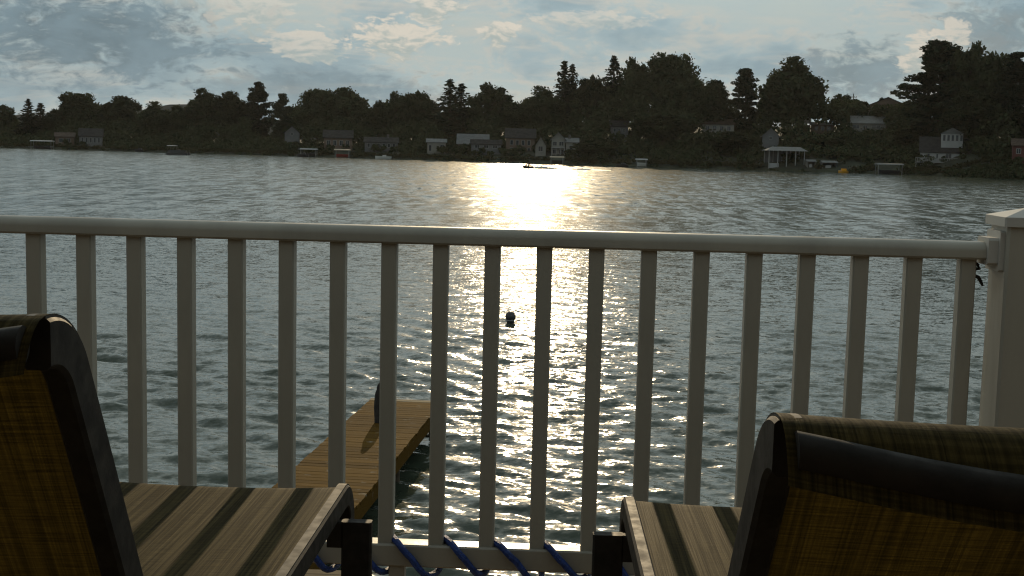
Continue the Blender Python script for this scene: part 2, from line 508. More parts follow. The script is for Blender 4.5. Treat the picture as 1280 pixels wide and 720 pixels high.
def build_hills():
    xs = np.linspace(-2200, 2200, 220)
    top = 26 + 4 * np.sin(xs * .0031 + 1.2) + 2 * np.sin(xs * .011) + 15 * np.exp(-((xs + 362) / 48) ** 2) + rng.normal(0, .9, xs.shape)
    V = []
    for k, fr in enumerate((0, .45, .8, 1.0)):
        V.append(np.stack([xs, np.full_like(xs, 1350 + 12 * k), top * fr + rng.normal(0, .5, xs.shape)], -1))
    V.append(np.stack([xs, np.full_like(xs, 1900), np.full_like(xs, -2)], -1))
    V = np.concatenate(V); n = len(xs); i = np.arange(5 * n).reshape(5, n)
    Q = np.stack([i[:-1, :-1], i[:-1, 1:], i[1:, 1:], i[1:, :-1]], -1).reshape(-1, 4)
    structure(link('hills', np_mesh('hills', V, Q, 'hillside', True)))


build_hills()


# ------------------------------------------------------------------ lake
def build_water():
    rows = np.concatenate([np.linspace(800, 330, 330), np.linspace(329, 60, 260), np.linspace(59, 8.5, 90)])
    r = F_PX * CAM_Z / rows
    ang = np.concatenate([np.linspace(-78, -25, 40)[:-1], np.linspace(-25, 25, 660), np.linspace(25, 78, 40)[1:]])
    A = np.radians(ang)
    RR, AA = np.meshgrid(r, A, indexing='ij')
    X = RR * np.sin(AA); Y = RR * np.cos(AA)
    dr = RR ** 2 / (F_PX * CAM_Z) * 1.4
    Z = np.zeros_like(X)
    g = np.random.default_rng(5)
    n = 64
    lam = np.exp(g.uniform(math.log(.34), math.log(4.0), n))
    main = math.radians(262)                       # the wind chop runs towards the deck, a little from the far left
    th = main + g.normal(0, .62, n)
    wgt = np.exp(-((np.log(lam) - math.log(.75)) / .62) ** 2)
    slope = .165 * wgt / math.sqrt((wgt ** 2).sum() / 2)
    for l, tt, sl_ in zip(lam, th, slope):
        k = 2 * math.pi / l
        fade = np.clip((l / dr - 2.2) / 2.5, 0, 1) * np.clip((l / (RR * .00135) - 2.2) / 3, 0, 1)
        ph = k * (X * math.cos(tt) + Y * math.sin(tt)) + g.uniform(0, 6.28)
        Z += fade * sl_ / k * (np.sin(ph) + .26 * np.cos(2 * ph))
    V = np.stack([X, Y, Z], -1).reshape(-1, 3)
    a, b = X.shape; i = np.arange(a * b).reshape(a, b)
    Q = np.stack([i[:-1, :-1], i[1:, :-1], i[1:, 1:], i[:-1, 1:]], -1).reshape(-1, 4)[:, ::-1]
    me = np_mesh('lake', V, Q, 'water', True)
    structure(link('lake', me))


build_water()


# ------------------------------------------------------------------ near bank, deck, railing
DECK_Z = 3.67
YAW = -math.radians(2.75)


def deck_pt(x, y, z=0.0):
    c, s = math.cos(YAW), math.sin(YAW)
    return (x * c - y * s, x * s + y * c, DECK_Z + z)


def build_bank():
    xs = np.linspace(-40, 40, 41); ys = np.array([-30, -12, -4, 0, 4, 7, 9, 10.2, 10.8])
    zs = np.array([2.6, 2.2, 1.6, 1.3, .95, .7, .52, .42, .40])
    X, Y = np.meshgrid(xs, ys, indexing='ij'); Z = np.repeat(zs[None], 41, 0) + rng.normal(0, .02, X.shape)
    V = np.stack([X, Y, Z], -1).reshape(-1, 3); i = np.arange(X.size).reshape(X.shape)
    Q = np.stack([i[:-1, :-1], i[1:, :-1], i[1:, 1:], i[:-1, 1:]], -1).reshape(-1, 4)
    structure(link('near_bank', np_mesh('near_bank', V, Q, 'soil', True)))
    t = structure(link('seawall', None))
    x = -40.0; k = 0
    while x < 40:
        w = 1.9
        b = MB().cbox(0, w - .02, 0, .35, -1.2, .62, .03).build('block', 'rock', t, loc=(x, 10.8 + .01 * math.sin(k), 0)); x += w; k += 1


build_bank()


def build_deck():
    d = structure(link('deck', None, None, deck_pt(0, 0), YAW))
    w = .138
    me = MB().cbox(-3.4, 3.4, 0, w, -.028, 0, .004, 0).mesh('board', 'deck_wood')
    y = 3.20 - w
    while y > -2.2:
        link('board', me, d, (random.uniform(-.01, .01), y, random.uniform(-.001, .001))); y -= w + .006
    for x in (-3.3, -1.1, 1.1, 3.3):
        MB().box(x - .02, x + .02, -2.2, 3.19, -.23, -.029).build('joist', 'deck_wood', d)
    MB().box(-3.4, 3.4, 3.203, 3.235, -.23, -.012).build('fascia', 'vinyl_trim', d)
    for x in (-3.2, 0, 3.2):
        MB().cbox(x - .07, x + .07, 2.8, 2.94, -3.2, -.235, .01).build('post', 'deck_wood', d)
        MB().cbox(x - .07, x + .07, -2.0, -1.86, -2.4, -.235, .01).build('post', 'deck_wood', d)


build_deck()



def build_shade_cottage():
    """unseen house behind the camera, added to shade the near side of the railing"""
    t = thing('cottage', 'dark stained wooden cottage behind the deck, added unseen to shade the railing', 'house', deck_pt(0, -2.25, -DECK_Z), YAW)
    material('stained_siding', (.075, .052, .034), .8, var=.2, vscale=2)
    MB().box(-7, 7, -8, 0, 0, 6.6).build('wall', 'stained_siding', t)
    for k in range(20):
        z = 3.75 + .145 * k
        if k < 19: MB().add([(-7, .001, z), (7, .001, z), (7, .022, z), (-7, .022, z), (-7, .001, z + .143), (7, .001, z + .143), (7, .006, z + .143), (-7, .006, z + .143)], [(0, 1, 2, 3), (7, 6, 5, 4), (0, 4, 5, 1), (1, 5, 6, 2), (2, 6, 7, 3), (3, 7, 4, 0)]).build('clapboard', 'stained_siding', t)
    MB().add([(-7.6, 2.1, 6.45), (7.6, 2.1, 6.45), (7.6, -4, 8.9), (-7.6, -4, 8.9), (-7.6, 2.1, 6.62), (7.6, 2.1, 6.62), (7.6, -4, 9.07), (-7.6, -4, 9.07)], [(3, 2, 1, 0), (4, 5, 6, 7), (0, 1, 5, 4), (1, 2, 6, 5), (2, 3, 7, 6), (3, 0, 4, 7)]).build('roof', 'dark_roof', t)
    for x in (-3.2, 1.6):
        w = MB().box(x, x + 1.6, .023, .07, 3.70, 3.80).box(x, x + 1.6, .023, .07, 5.75, 5.85).box(x, x + .1, .023, .07, 3.801, 5.749).box(x + 1.5, x + 1.6, .023, .07, 3.801, 5.749).box(x + .75, x + .85, .023, .07, 3.801, 5.749).build('sliding_door', 'vinyl_trim', t)
        MB().box(x + .1, x + 1.5, .024, .04, 3.80, 5.75).build('pane', 'glass', w)


build_shade_cottage()

RAIL_AT = (0.0, 3.12, DECK_Z)
RAIL_Y = 3.116
B0, BP = -1.1895, .12674


def build_railing():
    t = thing('railing', 'white vinyl porch railing with square balusters in front of the lake', 'railing', RAIL_AT, YAW)
    xl, xr = B0 - 5 * BP - .06, 1.1640
    # top rail: rounded loaf section
    prof = []
    for k in range(13):
        w = math.pi * k / 12; prof.append((.034 * math.cos(w) * (1 if abs(math.cos(w)) < .99 else 1), .0215 * math.sin(w)))
    prof = [(-.030, -.021), (-.0345, -.016)] + [(-.0345 * math.cos(math.pi * k / 14), .0 + .0215 * math.sin(math.pi * k / 14)) for k in range(15)] + [(.0345, -.016), (.030, -.021)]
    MB().sweep([(a, b) for a, b in prof], [(xl, 0, .909), ((xl + xr) / 2, 0, .909), (xr - .034, 0, .909)], (0, -1, 0)).build('top_rail', 'vinyl', t, True)
    MB().cbox(xl, xr - .002, -.0275, .0275, .078, .135, .004, 0).build('bottom_rail', 'vinyl', t)
    bal = MB().cbox(-.019, .019, -.019, .019, .135, .8895, .0035).mesh('baluster', 'vinyl', False)
    for k in range(-5, 19):
        link('baluster', bal, t, (B0 + BP * k, 0, 0), random.uniform(-.012, .012))
    # support block under the bottom rail
    MB().cbox(B0 + BP * 8 - .10 - .017, B0 + BP * 8 - .10 + .022, -.02, .02, 0, .078, .003).build('support_block', 'vinyl', t)
    # socket brackets at the post
    br = MB().cbox(xr - .036, xr - .001, -.043, .043, .876, .941, .006, 0).cbox(xr - .012, xr, -.050, .050, .862, .958, .004, 0)
    br.build('rail_bracket', 'vinyl_trim', t)
    MB().cbox(xr - .03, xr - .001, -.036, .036, .070, .143, .005, 0).build('rail_bracket', 'vinyl_trim', t)
    # posts
    pc = 1.1640 + .064
    for name_x in (pc, xl - .064):
        p = MB().cbox(-.064, .064, -.064, .064, 0, .985, .006).build('post', 'vinyl', t, loc=(name_x, 0, 0))
        c = .075
        cap = MB().cbox(-c, c, -c, c, .970, .992, .004)
        cap.add([(-c, -c, .9921), (c, -c, .9921), (c, c, .9921), (-c, c, .9921), (0, 0, 1.014)], [(0, 1, 4), (1, 2, 4), (2, 3, 4), (3, 0, 4)])
        cap.build('post_cap', 'vinyl_trim', p)
        MB().cbox(-.078, .078, -.078, .078, 0.0005, .03, .004).build('base_trim', 'vinyl_trim', p)
    return t


build_railing()


def build_rope():
    pts = []
    x0 = B0 - 3 * BP; turns = 20.6; n = int(turns * 24)
    c = (0, .1065)
    for i in range(n + 1):
        ph = 2 * math.pi * i / 24
        ca, sa = math.cos(ph), math.sin(ph)
        q = 3.2
        rr = (abs(ca) ** q + abs(sa) ** q) ** (-1 / q)
        yy = -sa * rr * (.0275 + .0085); zz = ca * rr * (.0285 + .0085)
        sag = -.012 * max(0, -ca) * (1 + .5 * math.sin(i * .11))
        x = x0 + BP * i / 24 + .042 + .006 * math.sin(i * .173)
        # front leg travels further along the rail than the rear one
        x += .020 * math.sin(ph - .5 * math.pi) * 1.0
        pts.append((x, yy - (.003 if sa > 0 else 0), c[1] + zz + sag))
    o = MB().tube(pts, .0085, 8).build('rope', 'rope', None, True, RAIL_AT, YAW)
    tag(o, 'blue rope wound in a spiral round the bottom rail of the white railing', 'rope')
    # black cord with a hook by the corner post
    t = thing('bungee_hook', 'black cord end with hook hanging under the top rail beside the corner post', 'hook', deck_pt(1.128 - .15, RAIL_Y + .03, .27), YAW, None, (.7, .7, .7))
    MB().tube([(-.014, -.01, .885), (-.012, 0, .868), (.004, .004, .856), (.010, .004, .846), (-.004, .002, .843), (-.016, 0, .846)], .006, 7).build('knot', 'black_rubber', t, True)
    MB().tube([(-.02, 0, .812), (-.008, .003, .820), (.006, .004, .815), (.016, .006, .800), (.024, .008, .785)], [.007, .008, .007, .006, .004], 7).build('hook', 'black_rubber', t, True)
    MB().tube([(-.016, 0, .846), (-.026, .004, .83), (-.02, 0, .812)], .0035, 6).build('cord', 'black_rubber', t, True)


build_rope()


# ------------------------------------------------------------------ sling chaises
def build_chaise(label, x, y, rz, back_deg, seat_len=1.26):
    t = thing('chaise_lounge', label, 'lounge chair', deck_pt(x, y), YAW + rz, 'sling chaises on the deck')
    hw = .305                                   # half width to the outer edge of the rails
    rw = .026                                   # rail width
    bz = .378                                   # rail centre height
    # seat rail path in the y-z plane: hinge at y=0, foot end rolls down
    path = [(0, -.06, bz), (0, .0, bz)]
    path += [(0, seat_len * k / 8, bz) for k in range(1, 8)]
    Rf = .075; yc = seat_len - Rf
    path[-1] = (0, yc - .03, bz)
    for k in range(0, 9):
        w = math.radians(88) * k / 8
        path.append((0, yc + Rf * math.sin(w), bz - Rf * (1 - math.cos(w))))
    path.append((0, path[-1][1] + .002, bz - Rf - .05))

    def shifted(pp, dx): return [(q[0] + dx, q[1], q[2]) for q in pp]
    hp, vp_ = rw / 2, .023
    prof = [(-hp, -vp_ + .003), (-hp + .003, -vp_), (hp - .003, -vp_), (hp, -vp_ + .003), (hp, vp_ - .004), (hp - .004, vp_), (-hp + .004, vp_), (-hp, vp_ - .004)]
    strip = [(-hp + .004, vp_ - .001), (hp - .004, vp_ - .001), (hp - .004, vp_ + .0025), (-hp + .004, vp_ + .0025)]
    for sx in (-1, 1):
        r = MB().sweep(prof, shifted(path, sx * (hw - hp)), (1, 0, 0)).build('side_rail', 'bronze', t, True)
        MB().sweep(strip, shifted(path, sx * (hw - hp)), (1, 0, 0)).build('channel', 'bronze_channel', r, True)
    # seat sling
    def sling(name, pp, off, inset, sag, extra=None):
        mb = MB(); n = 15; uv = []; cum = 0; rows = []
        P = [Vector(q) for q in pp]
        for k, q in enumerate(P):
            tg = (P[min(k + 1, len(P) - 1)] - P[max(k - 1, 0)]).normalized(); nn = Vector((1, 0, 0)).cross(tg)
            if k: cum += (P[k] - P[k - 1]).length
            fr = k / (len(P) - 1)
            for i in range(n):
                s_ = -1 + 2 * i / (n - 1); xx = s_ * (hw - inset)
                bow = (1 - s_ * s_)
                w = q + nn * (off - sag * bow * math.sin(math.pi * min(max(fr, .04), .96)))
                if extra is not None: w = w + extra(k, len(P), bow)
                mb.v.append((xx, w.y, w.z)); uv.append((xx, cum))
        for k in range(len(P) - 1):
            for i in range(n - 1): mb.f.append((k * n + i, k * n + i + 1, (k + 1) * n + i + 1, (k + 1) * n + i))
        me = mb.mesh(name, 'sling', True)
        ul = me.uv_layers.new(name='weave')
        for l in me.loops: ul.data[l.index].uv = uv[l.vertex_index]
        return link(name, me, t)
    fine = []
    for a, b in zip(path[:-1], path[1:]):
        m = max(1, int(math.dist(a, b) / .05))
        fine += [tuple(a[c] + (b[c] - a[c]) * k / m for c in range(3)) for k in range(m)]
    fine.append(path[-1])
    sling('seat_sling', fine[1:], vp_ - .006, rw + .001, .012)
    # cross bars under the seat
    for yy in (.06, seat_len * .52, yc + .02):
        MB().tube([(-hw + rw, yy, bz - .03), (0, yy, bz - .045), (hw - rw, yy, bz - .03)], .013, 8).build('cross_bar', 'bronze', t, True)
    # legs: upright bars outside the rails, joined to them by short arms, and low stretchers
    for sx in (-1, 1):
        for yy in (.10, seat_len - .16):
            a, b = sorted((sx * (hw + .004), sx * (hw + .066)))
            lg = MB().cbox(a, b, yy - .013, yy + .013, .012, bz - .026, .004).build('leg', 'bronze', t)
            MB().cbox(a - .002, b + .002, yy - .025, yy + .025, 0.001, .012, .003).build('foot_glide', 'black_rubber', lg)
            a2, b2 = sorted((sx * (hw - rw), sx * (hw + .0045)))
            MB().cbox(a2, b2, yy - .012, yy + .012, bz - .082, bz - .0265, .003, 0).build('leg_arm', 'bronze', t)
        MB().cbox(min(sx * (hw + .02), sx * (hw + .05)), max(sx * (hw + .02), sx * (hw + .05)), .122, seat_len - .182, .09, .118, .004, 1).build('stretcher', 'bronze', t)
    # backrest: rails rise from the hinge and roll backwards at the head
    th = math.radians(back_deg); L = .60; Rb = .075
    bp = [(0, -.0, bz + .012)]
    dy, dz = -math.cos(th), math.sin(th)
    for k in range(1, 7): bp.append((0, dy * L * k / 6, bz + .012 + dz * L * k / 6))
    ey, ez = bp[-1][1], bp[-1][2]
    # arc centre lies behind the rail
    ny, nz = -math.sin(th), -math.cos(th)        # towards the back and down
    cy, cz = ey + ny * Rb, ez + nz * Rb
    tot = th + math.radians(4)
    for k in range(1, 11):
        w = tot * k / 10
        a0 = math.atan2(-nz, -ny)                 # angle of the arc start as seen from its centre
        bp.append((0, cy + Rb * math.cos(a0 + w), cz + Rb * math.sin(a0 + w)))
    for sx in (-1, 1):
        r = MB().sweep([(a, b) for a, b in prof], shifted(bp, sx * (hw - hp)), (1, 0, 0)).build('back_rail', 'bronze', t, True)
        MB().sweep([(a, -b) for a, b in strip][::-1], shifted(bp, sx * (hw - hp)), (1, 0, 0)).build('channel', 'bronze_channel', r, True)
    end = Vector(bp[-1])
    bowv = Vector((0, -.022, -.032))
    barp = []
    for k in range(25):
        s_ = -1 + 2 * k / 24
        fl = (1 - s_ * s_) ** 1.15
        barp.append((s_ * (hw - .012), end.y - .030 + bowv.y * fl, end.z + .004 + bowv.z * fl))
    oval = [(  .015 * math.cos(2 * math.pi * i / 12), .0175 * math.sin(2 * math.pi * i / 12)) for i in range(12)]
    mb = MB(); vs = []
    for q in barp:
        for a, b in oval: vs.append((q[0], q[1] + a, q[2] + b))
    fs = [(k * 12 + i, k * 12 + (i + 1) % 12, (k + 1) * 12 + (i + 1) % 12, (k + 1) * 12 + i) for k in range(24) for i in range(12)]
    mb.add(vs, fs + [tuple(range(12))[::-1], tuple(range(24 * 12, 25 * 12))]).build('head_bar', 'bronze', t, True)
    fineb = []
    for a, b in zip(bp[:-1], bp[1:]):
        m = max(1, int(math.dist(a, b) / .04))
        fineb += [tuple(a[c] + (b[c] - a[c]) * k / m for c in range(3)) for k in range(m)]
    fineb.append(bp[-1])
    nroll = 6
    fineb += [(0, bp[-1][1] - .004 * k, bp[-1][2] - .0008 * k * k) for k in range(1, nroll + 1)]
    def pull(k, n, bow):
        f = max(0.0, (k - (n - 1 - nroll)) / nroll)
        return Vector((0, bowv.y * bow ** 1.15 * f, bowv.z * bow ** 1.15 * f * f))
    sling('back_sling', fineb, -(vp_ + .003), .004, -.010, pull)
    MB().tube([(-hw + rw, -.06, bz + .02), (hw - rw, -.06, bz + .02)], .011, 8).build('hinge_bar', 'bronze', t, True)
    # prop that holds the back up
    MB().tube([(-hw + .05, dy * .36, bz + dz * .33), (-hw + .05, -.02, bz - .06)], .008, 7).build('back_prop', 'bronze', t, True)
    MB().tube([(hw - .05, dy * .36, bz + dz * .33), (hw - .05, -.02, bz - .06)], .008, 7).build('back_prop', 'bronze', t, True)
    return t


build_chaise('brown sling chaise with its back steeply raised, beside the dock', -.765, 1.46, math.radians(.4), 60)
build_chaise('brown sling chaise with its back leaned lower, in front of the corner post', .456, 1.45, math.radians(1.6), 52.5)


# ------------------------------------------------------------------ dock, mooring post, buoy
DOCK_YAW = -math.radians(5.9)


def build_dock():
    # far left corner seen at (464, 498), top at z = .5
    c = at_z(464, 498, .5)
    W_ = 1.22
    t = thing('dock', 'narrow wooden dock of cross planks running out into the lake', 'dock', (c[0], c[1], 0), DOCK_YAW)
    w = .138; L = 9.4
    me = MB().cbox(0, W_, 0, w, .462, .5, .004, 0).mesh('plank', 'dock_wood')
    wood_material('pale_wood', (.34, .28, .19), (.22, .17, .11))
    link('plank', MB().cbox(0, W_, 0, w, .462, .5, .004, 0).mesh('plank', 'pale_wood'), t, (0, -w, .002))
    y = -2 * w - .007; k = 0
    while y > -L:
        link('plank', me, t, (random.uniform(-.008, .008), y, random.uniform(-.002, .002)), random.uniform(-.002, .002)); y -= w + .007; k += 1
    MB().cbox(-.01, W_ + .01, .004, .042, .30, .505, .004, 0).build('end_board', 'pale_roof', t)
    for x in (.0, W_ - .045): MB().box(x, x + .045, -L, .003, .27, .461).build('stringer', 'dock_wood', t)
    for yy in (-.4, -3.4, -6.4):
        for x in (.11, W_ - .11): MB().lathe([(.05, -2.2), (.05, .455)], 12, (x, yy, 0)).build('pile', 'pile_wood', t, True)
    # landing platform at the shore
    q = at_z(466, 713, .5)
    p = thing('landing_platform', 'weathered wooden landing at the shore end of the dock', 'platform', (q[0], q[1], 0), -math.radians(2.0))
    me = MB().cbox(-5.2, 0, 0, w, .452, .49, .004, 0).mesh('plank', 'deck_wood')
    y = -w
    while y > -1.5: link('plank', me, p, (random.uniform(-.01, .01), y, 0)); y -= w + .006
    for x in (-5.0, -2.6, -.2):
        MB().box(x, x + .05, -1.5, -.01, .25, .451).build('joist', 'deck_wood', p)
        MB().lathe([(.06, -1.5), (.06, .445)], 10, (x + .15, -.3, 0)).build('pile', 'pile_wood', p, True)
    # mooring post
    b = at_z(475, 528, .5)
    prof = [(.080, 0), (.082, .10), (.084, .22), (.090, .30), (.092, .38), (.090, .44), (.078, .49), (.064, .52), (.060, .555), (.042, .59), (.010, .625)]
    o = MB().lathe(prof, 14).build('mooring_post', 'pile', None, True, (b[0], b[1], .502))
    for v in o.data.vertices:
        w_ = math.atan2(v.co.y, v.co.x); v.co.x += .012 * math.sin(3 * w_ + v.co.z * 9) - .02 * max(0, v.co.z - .5) * 0; v.co.y += .008 * math.cos(2 * w_ + v.co.z * 14)
    tag(o, 'dark pointed mooring post standing near the end of the dock', 'post')
    b = at_z(638, 403, 0)
    t = thing('mooring_buoy', 'dark round mooring buoy floating in the sun glitter', 'buoy', (b[0], b[1], 0))
    MB().lathe([(.02, -.10), (.09, -.09), (.105, -.02), (.10, .04), (.12, .075), (.142, .13), (.146, .17), (.138, .215), (.112, .26), (.07, .29), (.02, .30)], 22).build('float', 'buoy', t, True)
    MB().lathe([(.112, .045), (.124, .055), (.124, .07), (.116, .078)], 22).build('band', 'canvas_grey', t, True)
    ring = [(.028 * math.cos(a), 0, .318 + .028 * math.sin(a)) for a in np.linspace(0, 2 * math.pi, 14)]
    MB().tube(ring, .006, 6).build('mooring_ring', 'alu', t, True)


build_dock()

# ------------------------------------------------------------------ houses on the far shore
HOUSES_PX = []          # (x0, x1, depth) of fronts that the woods must not cover


def depth_at(px, py, d):
    Y = 380.0
    for _ in range(12):
        P = at_y(px, py, Y); Y = float(shore_y(P[0])) + d
    return Y


def window(parent, x0, x1, z0, z1, y, mat='trim'):
    b = .09
    f = MB().box(x0, x1, y - .05, y - .003, z0, z0 + b).box(x0, x1, y - .05, y - .003, z1 - b, z1)
    f.box(x0, x0 + b, y - .05, y - .003, z0 + b, z1 - b).box(x1 - b, x1, y - .05, y - .003, z0 + b, z1 - b)
    if x1 - x0 > 1.0:
        m = (x0 + x1) / 2; f.box(m - .035, m + .035, y - .045, y - .003, z0 + b, z1 - b)
    w = f.build('window', mat, parent)
    MB().box(x0 + b, x1 - b, y - .02, y - .004, z0 + b, z1 - b).build('pane', 'glass', w)
    return w


def house(label, x0, x1, yb, ye, yr, d, gable, wall, roof, wins=(), deep=9.0, over=.45, name='house', chimney=None, clear=True):
    """x0..x1, base, eave and ridge rows in the photograph give the direction; the depth comes from the bank it stands on"""
    cx = (x0 + x1) / 2
    Y = depth_at(cx, yb, d)
    A, B = at_y(x0, yb, Y), at_y(x1, yb, Y)
    w = B[0] - A[0]; hw = w / 2
    base = float((A[2] + B[2]) / 2)
    he = float(at_y(cx, ye, Y)[2]) - base; hr = float(at_y(cx, yr, Y)[2]) - base
    t = thing(name, label, 'house', ((A[0] + B[0]) / 2, Y, base), -math.atan2((A[0] + B[0]) / 2, Y) * .9)
    gz = float(ground_z((A[0] + B[0]) / 2, Y)) - base
    MB().box(-hw, hw, 0, deep, min(gz, 0) - 2.5, he).build('wall', wall, t)
    if gable == 'front':
        MB().add([(-hw, .002, he), (hw, .002, he), (0, .002, hr), (-hw, .2, he), (hw, .2, he), (0, .2, hr)], [(0, 1, 2), (3, 5, 4), (0, 2, 5, 3), (1, 4, 5, 2), (0, 3, 4, 1)]).build('gable', wall, t)
        m = MB(); th = .18; s = (hr - he) / hw; o = over
        for q in (-1, 1):
            a = [(0, hr + .02), (q * (hw + o), he - s * o + .02), (q * (hw + o), he - s * o + .02 + th), (0, hr + .02 + th)]
            vs = [(p[0], yy, p[1]) for yy in (-o, deep + o) for p in a]
            m.add(vs, [(0, 1, 2, 3), (7, 6, 5, 4), (0, 4, 5, 1), (1, 5, 6, 2), (2, 6, 7, 3), (3, 7, 4, 0)])
        r = m.build('roof', roof, t)
    else:
        m = MB(); th = .18; hd = deep / 2; s = (hr - he) / hd; o = over
        for q, yy0 in ((-1, 0), (1, deep)):
            a = [(hd, hr + .02), (yy0 + q * o, he - s * o + .02), (yy0 + q * o, he - s * o + .02 + th), (hd, hr + .02 + th)]
            vs = [(xx, p[0], p[1]) for xx in (-hw - o, hw + o) for p in a]
            m.add(vs, [(0, 1, 2, 3), (7, 6, 5, 4), (0, 4, 5, 1), (1, 5, 6, 2), (2, 6, 7, 3), (3, 7, 4, 0)])
        r = m.build('roof', roof, t)
        for q in (-1, 1):
            xx = q * hw; x2 = xx - q * .2
            MB().add([(xx, 0, he), (xx, deep, he), (xx, hd, hr), (x2, 0, he), (x2, deep, he), (x2, hd, hr)], [(0, 1, 2), (3, 5, 4), (0, 2, 5, 3), (1, 4, 5, 2), (0, 3, 4, 1)]).build('gable', wall, t)
    if chimney is not None:
        MB().cbox(chimney * hw - .4, chimney * hw + .4, deep * .4, deep * .4 + .7, he, hr + 1.1, .03).build('chimney', 'rock', r)
    for (u0, u1, v0, v1) in wins:
        window(t, -hw + w * u0, -hw + w * u1, he * v0, he * v1, 0)
    if clear: HOUSES_PX.append((x0 - 3, x1 + 3, min(ye, yr), yb, d))
    return t, w, he, hr


def build_houses():
    row = lambda n, a, b, v0, v1, f=.55: [(a + (b - a) * (k + .5 - f / 2) / n, a + (b - a) * (k + .5 + f / 2) / n, v0, v1) for k in range(n)]
    house('dim grey house with a tall row of windows, below the first round dome', 100, 127, 183, 170, 161, 10, 'side', 'grey_siding', 'dark_roof', row(5, .05, .95, .35, .85))
    house('low reddish cottage left of the dim grey window-fronted house', 70, 92, 181, 171, 166, 12, 'side', 'brown_siding', 'brown_roof', row(2, .1, .9, .3, .8))
    house('small pale gabled house alone among dark trees above a moored boat', 356, 374, 177, 166, 158, 26, 'front', 'grey_siding', 'dark_roof', [(.42, .58, .75, .98)])
    house('dim brown house behind the tan boat canopy', 405, 440, 186, 172, 163, 16, 'side', 'brown_siding', 'dark_roof', row(4, .05, .95, .3, .75))
    house('long low pale cottage with several small windows left of the plain white cottage', 456, 497, 187, 178, 172, 14, 'side', 'grey_siding', 'dark_roof', row(6, .04, .96, .3, .85), chimney=.4)
    house('plain white cottage with a dark doorway near the middle of the far shore', 534, 557, 189, 178, 174, 12, 'side', 'cream_siding', 'grey_roof', [(.08, .24, .0, .7), (.7, .92, .35, .75)])
    house('cottage under a broad pale grey roof beside the plain white cottage', 572, 610, 188, 180, 168, 20, 'side', 'brown_siding', 'grey_roof', row(3, .1, .9, .3, .8), deep=12)
    house('small two storey house with a pale front below the broad grey roof', 589, 626, 192, 180, 175, 11, 'side', 'grey_siding', 'dark_roof', row(2, .06, .5, .1, .4) + row(3, .05, .95, .55, .9), deep=5)
    house('wide dim house whose roof edge catches the sun', 632, 668, 193, 172, 161, 18, 'side', 'brown_siding', 'dark_roof', row(4, .1, .9, .15, .4) + row(4, .1, .9, .55, .85))
    house('narrow gabled cottage with one big dark window at the end of the glitter', 669, 682, 195, 182, 171, 9, 'front', 'cream_siding', 'dark_roof', [(.28, .72, .45, .95)], deep=7)
    t, w, he, hr = house('tall pale house with balcony columns behind the gabled cottage', 689, 706, 194, 174, 166, 13, 'front', 'cream_siding', 'grey_roof', [(.1, .4, .08, .36), (.55, .9, .08, .36), (.1, .4, .58, .86), (.55, .9, .58, .86)])
    MB().box(-w / 2, w / 2, -1.8, -.06, he * .45, he * .45 + .2).build('balcony', 'trim', t)
    for k in range(4):
        x = -w / 2 + .15 + (w - .3) * k / 3
        MB().cbox(x - .1, x + .1, -1.75, -1.55, -.6, he * .45 - .002, .02).build('column', 'trim', t)
    house('pale annex with a chimney right of the house with balcony columns', 707, 722, 191, 178, 173, 15, 'side', 'cream_siding', 'grey_roof', [(.3, .55, .3, .7)], chimney=-.4)
    house('faint pale house high on the wooded slope under the spruce', 763, 785, 168, 158, 151, 44, 'side', 'grey_siding', 'dark_roof', row(3, .1, .9, .3, .75))
    house('tan house with a sunlit roof edge on the slope above the shore', 878, 917, 167, 155, 149, 46, 'side', 'cream_siding', 'brown_roof', row(4, .05, .95, .3, .8))
    house('small gabled cabin with a pale porch line above the boathouse', 953, 973, 180, 170, 161, 22, 'front', 'grey_siding', 'grey_roof', [(.4, .6, .55, .95)])
    house('low flat-roofed house with a pale roof line left of the grey roofed house', 1014, 1042, 166, 156, 153, 56, 'side', 'brown_siding', 'pale_roof', row(3, .1, .9, .3, .8))
    house('hillside house under a broad light grey roof', 1064, 1106, 165, 154, 145, 60, 'side', 'cream_siding', 'pale_roof', [(.36, .48, .0, .75), (.05, .25, .35, .8), (.6, .85, .35, .8)], deep=11)
    house('dark gabled house on the hilltop behind the light grey roof', 1086, 1132, 148, 132, 122, 92, 'front', 'brown_siding', 'dark_roof', row(3, .15, .85, .3, .8), deep=12, clear=False)
    # big white lake house
    t, w, he, hr = house('big white lake house with a long railed balcony and dormer', 1152, 1232, 203, 190, 172, 16, 'side', 'white_siding', 'dark_roof', row(1, .08, .16, .25, .8) + row(1, .22, .28, .3, .8) + row(1, .34, .50, .15, .85) + row(1, .58, .70, .15, .85) + row(2, .74, .98, .25, .85), deep=10)
    low = MB().box(-w * .05, w * .36, .6, 4, -7, -.25).build('basement_wall', 'white_siding', t)
    window(t, w * .02, w * .09, -1.7, -.8, .6)
    MB().box(-w / 2 - 1.2, w / 2 + .2, -1.9, -.06, -.22, 0).build('balcony_floor', 'trim', t)
    MB().box(-w / 2 - 1.2, w / 2 + .2, -1.9, -1.82, .95, 1.05).build('balcony_rail', 'trim', t)
    MB().box(-w / 2 - 1.2, w / 2 + .2, -1.89, -1.83, .12, .2).build('balcony_rail', 'trim', t)
    bal = MB().box(-.05, .05, -1.885, -1.835, 0, .949).mesh('baluster', 'trim')
    nb = 44
    for k in range(nb): link('baluster', bal, t, (-w / 2 - 1.1 + (w + 1.2) * k / (nb - 1), 0, 0))
    for k in range(6):
        x = -w / 2 - 1.0 + (w + 1.0) * k / 5
        MB().cbox(x - .12, x + .12, -1.8, -1.56, -6.5, -.223, .02).build('column', 'trim', t)
    dm = MB().box(-w * .20, w * .12, 1.2, 6, he + .5, hr + 1.0)
    dm.build('dormer', 'white_siding', t)
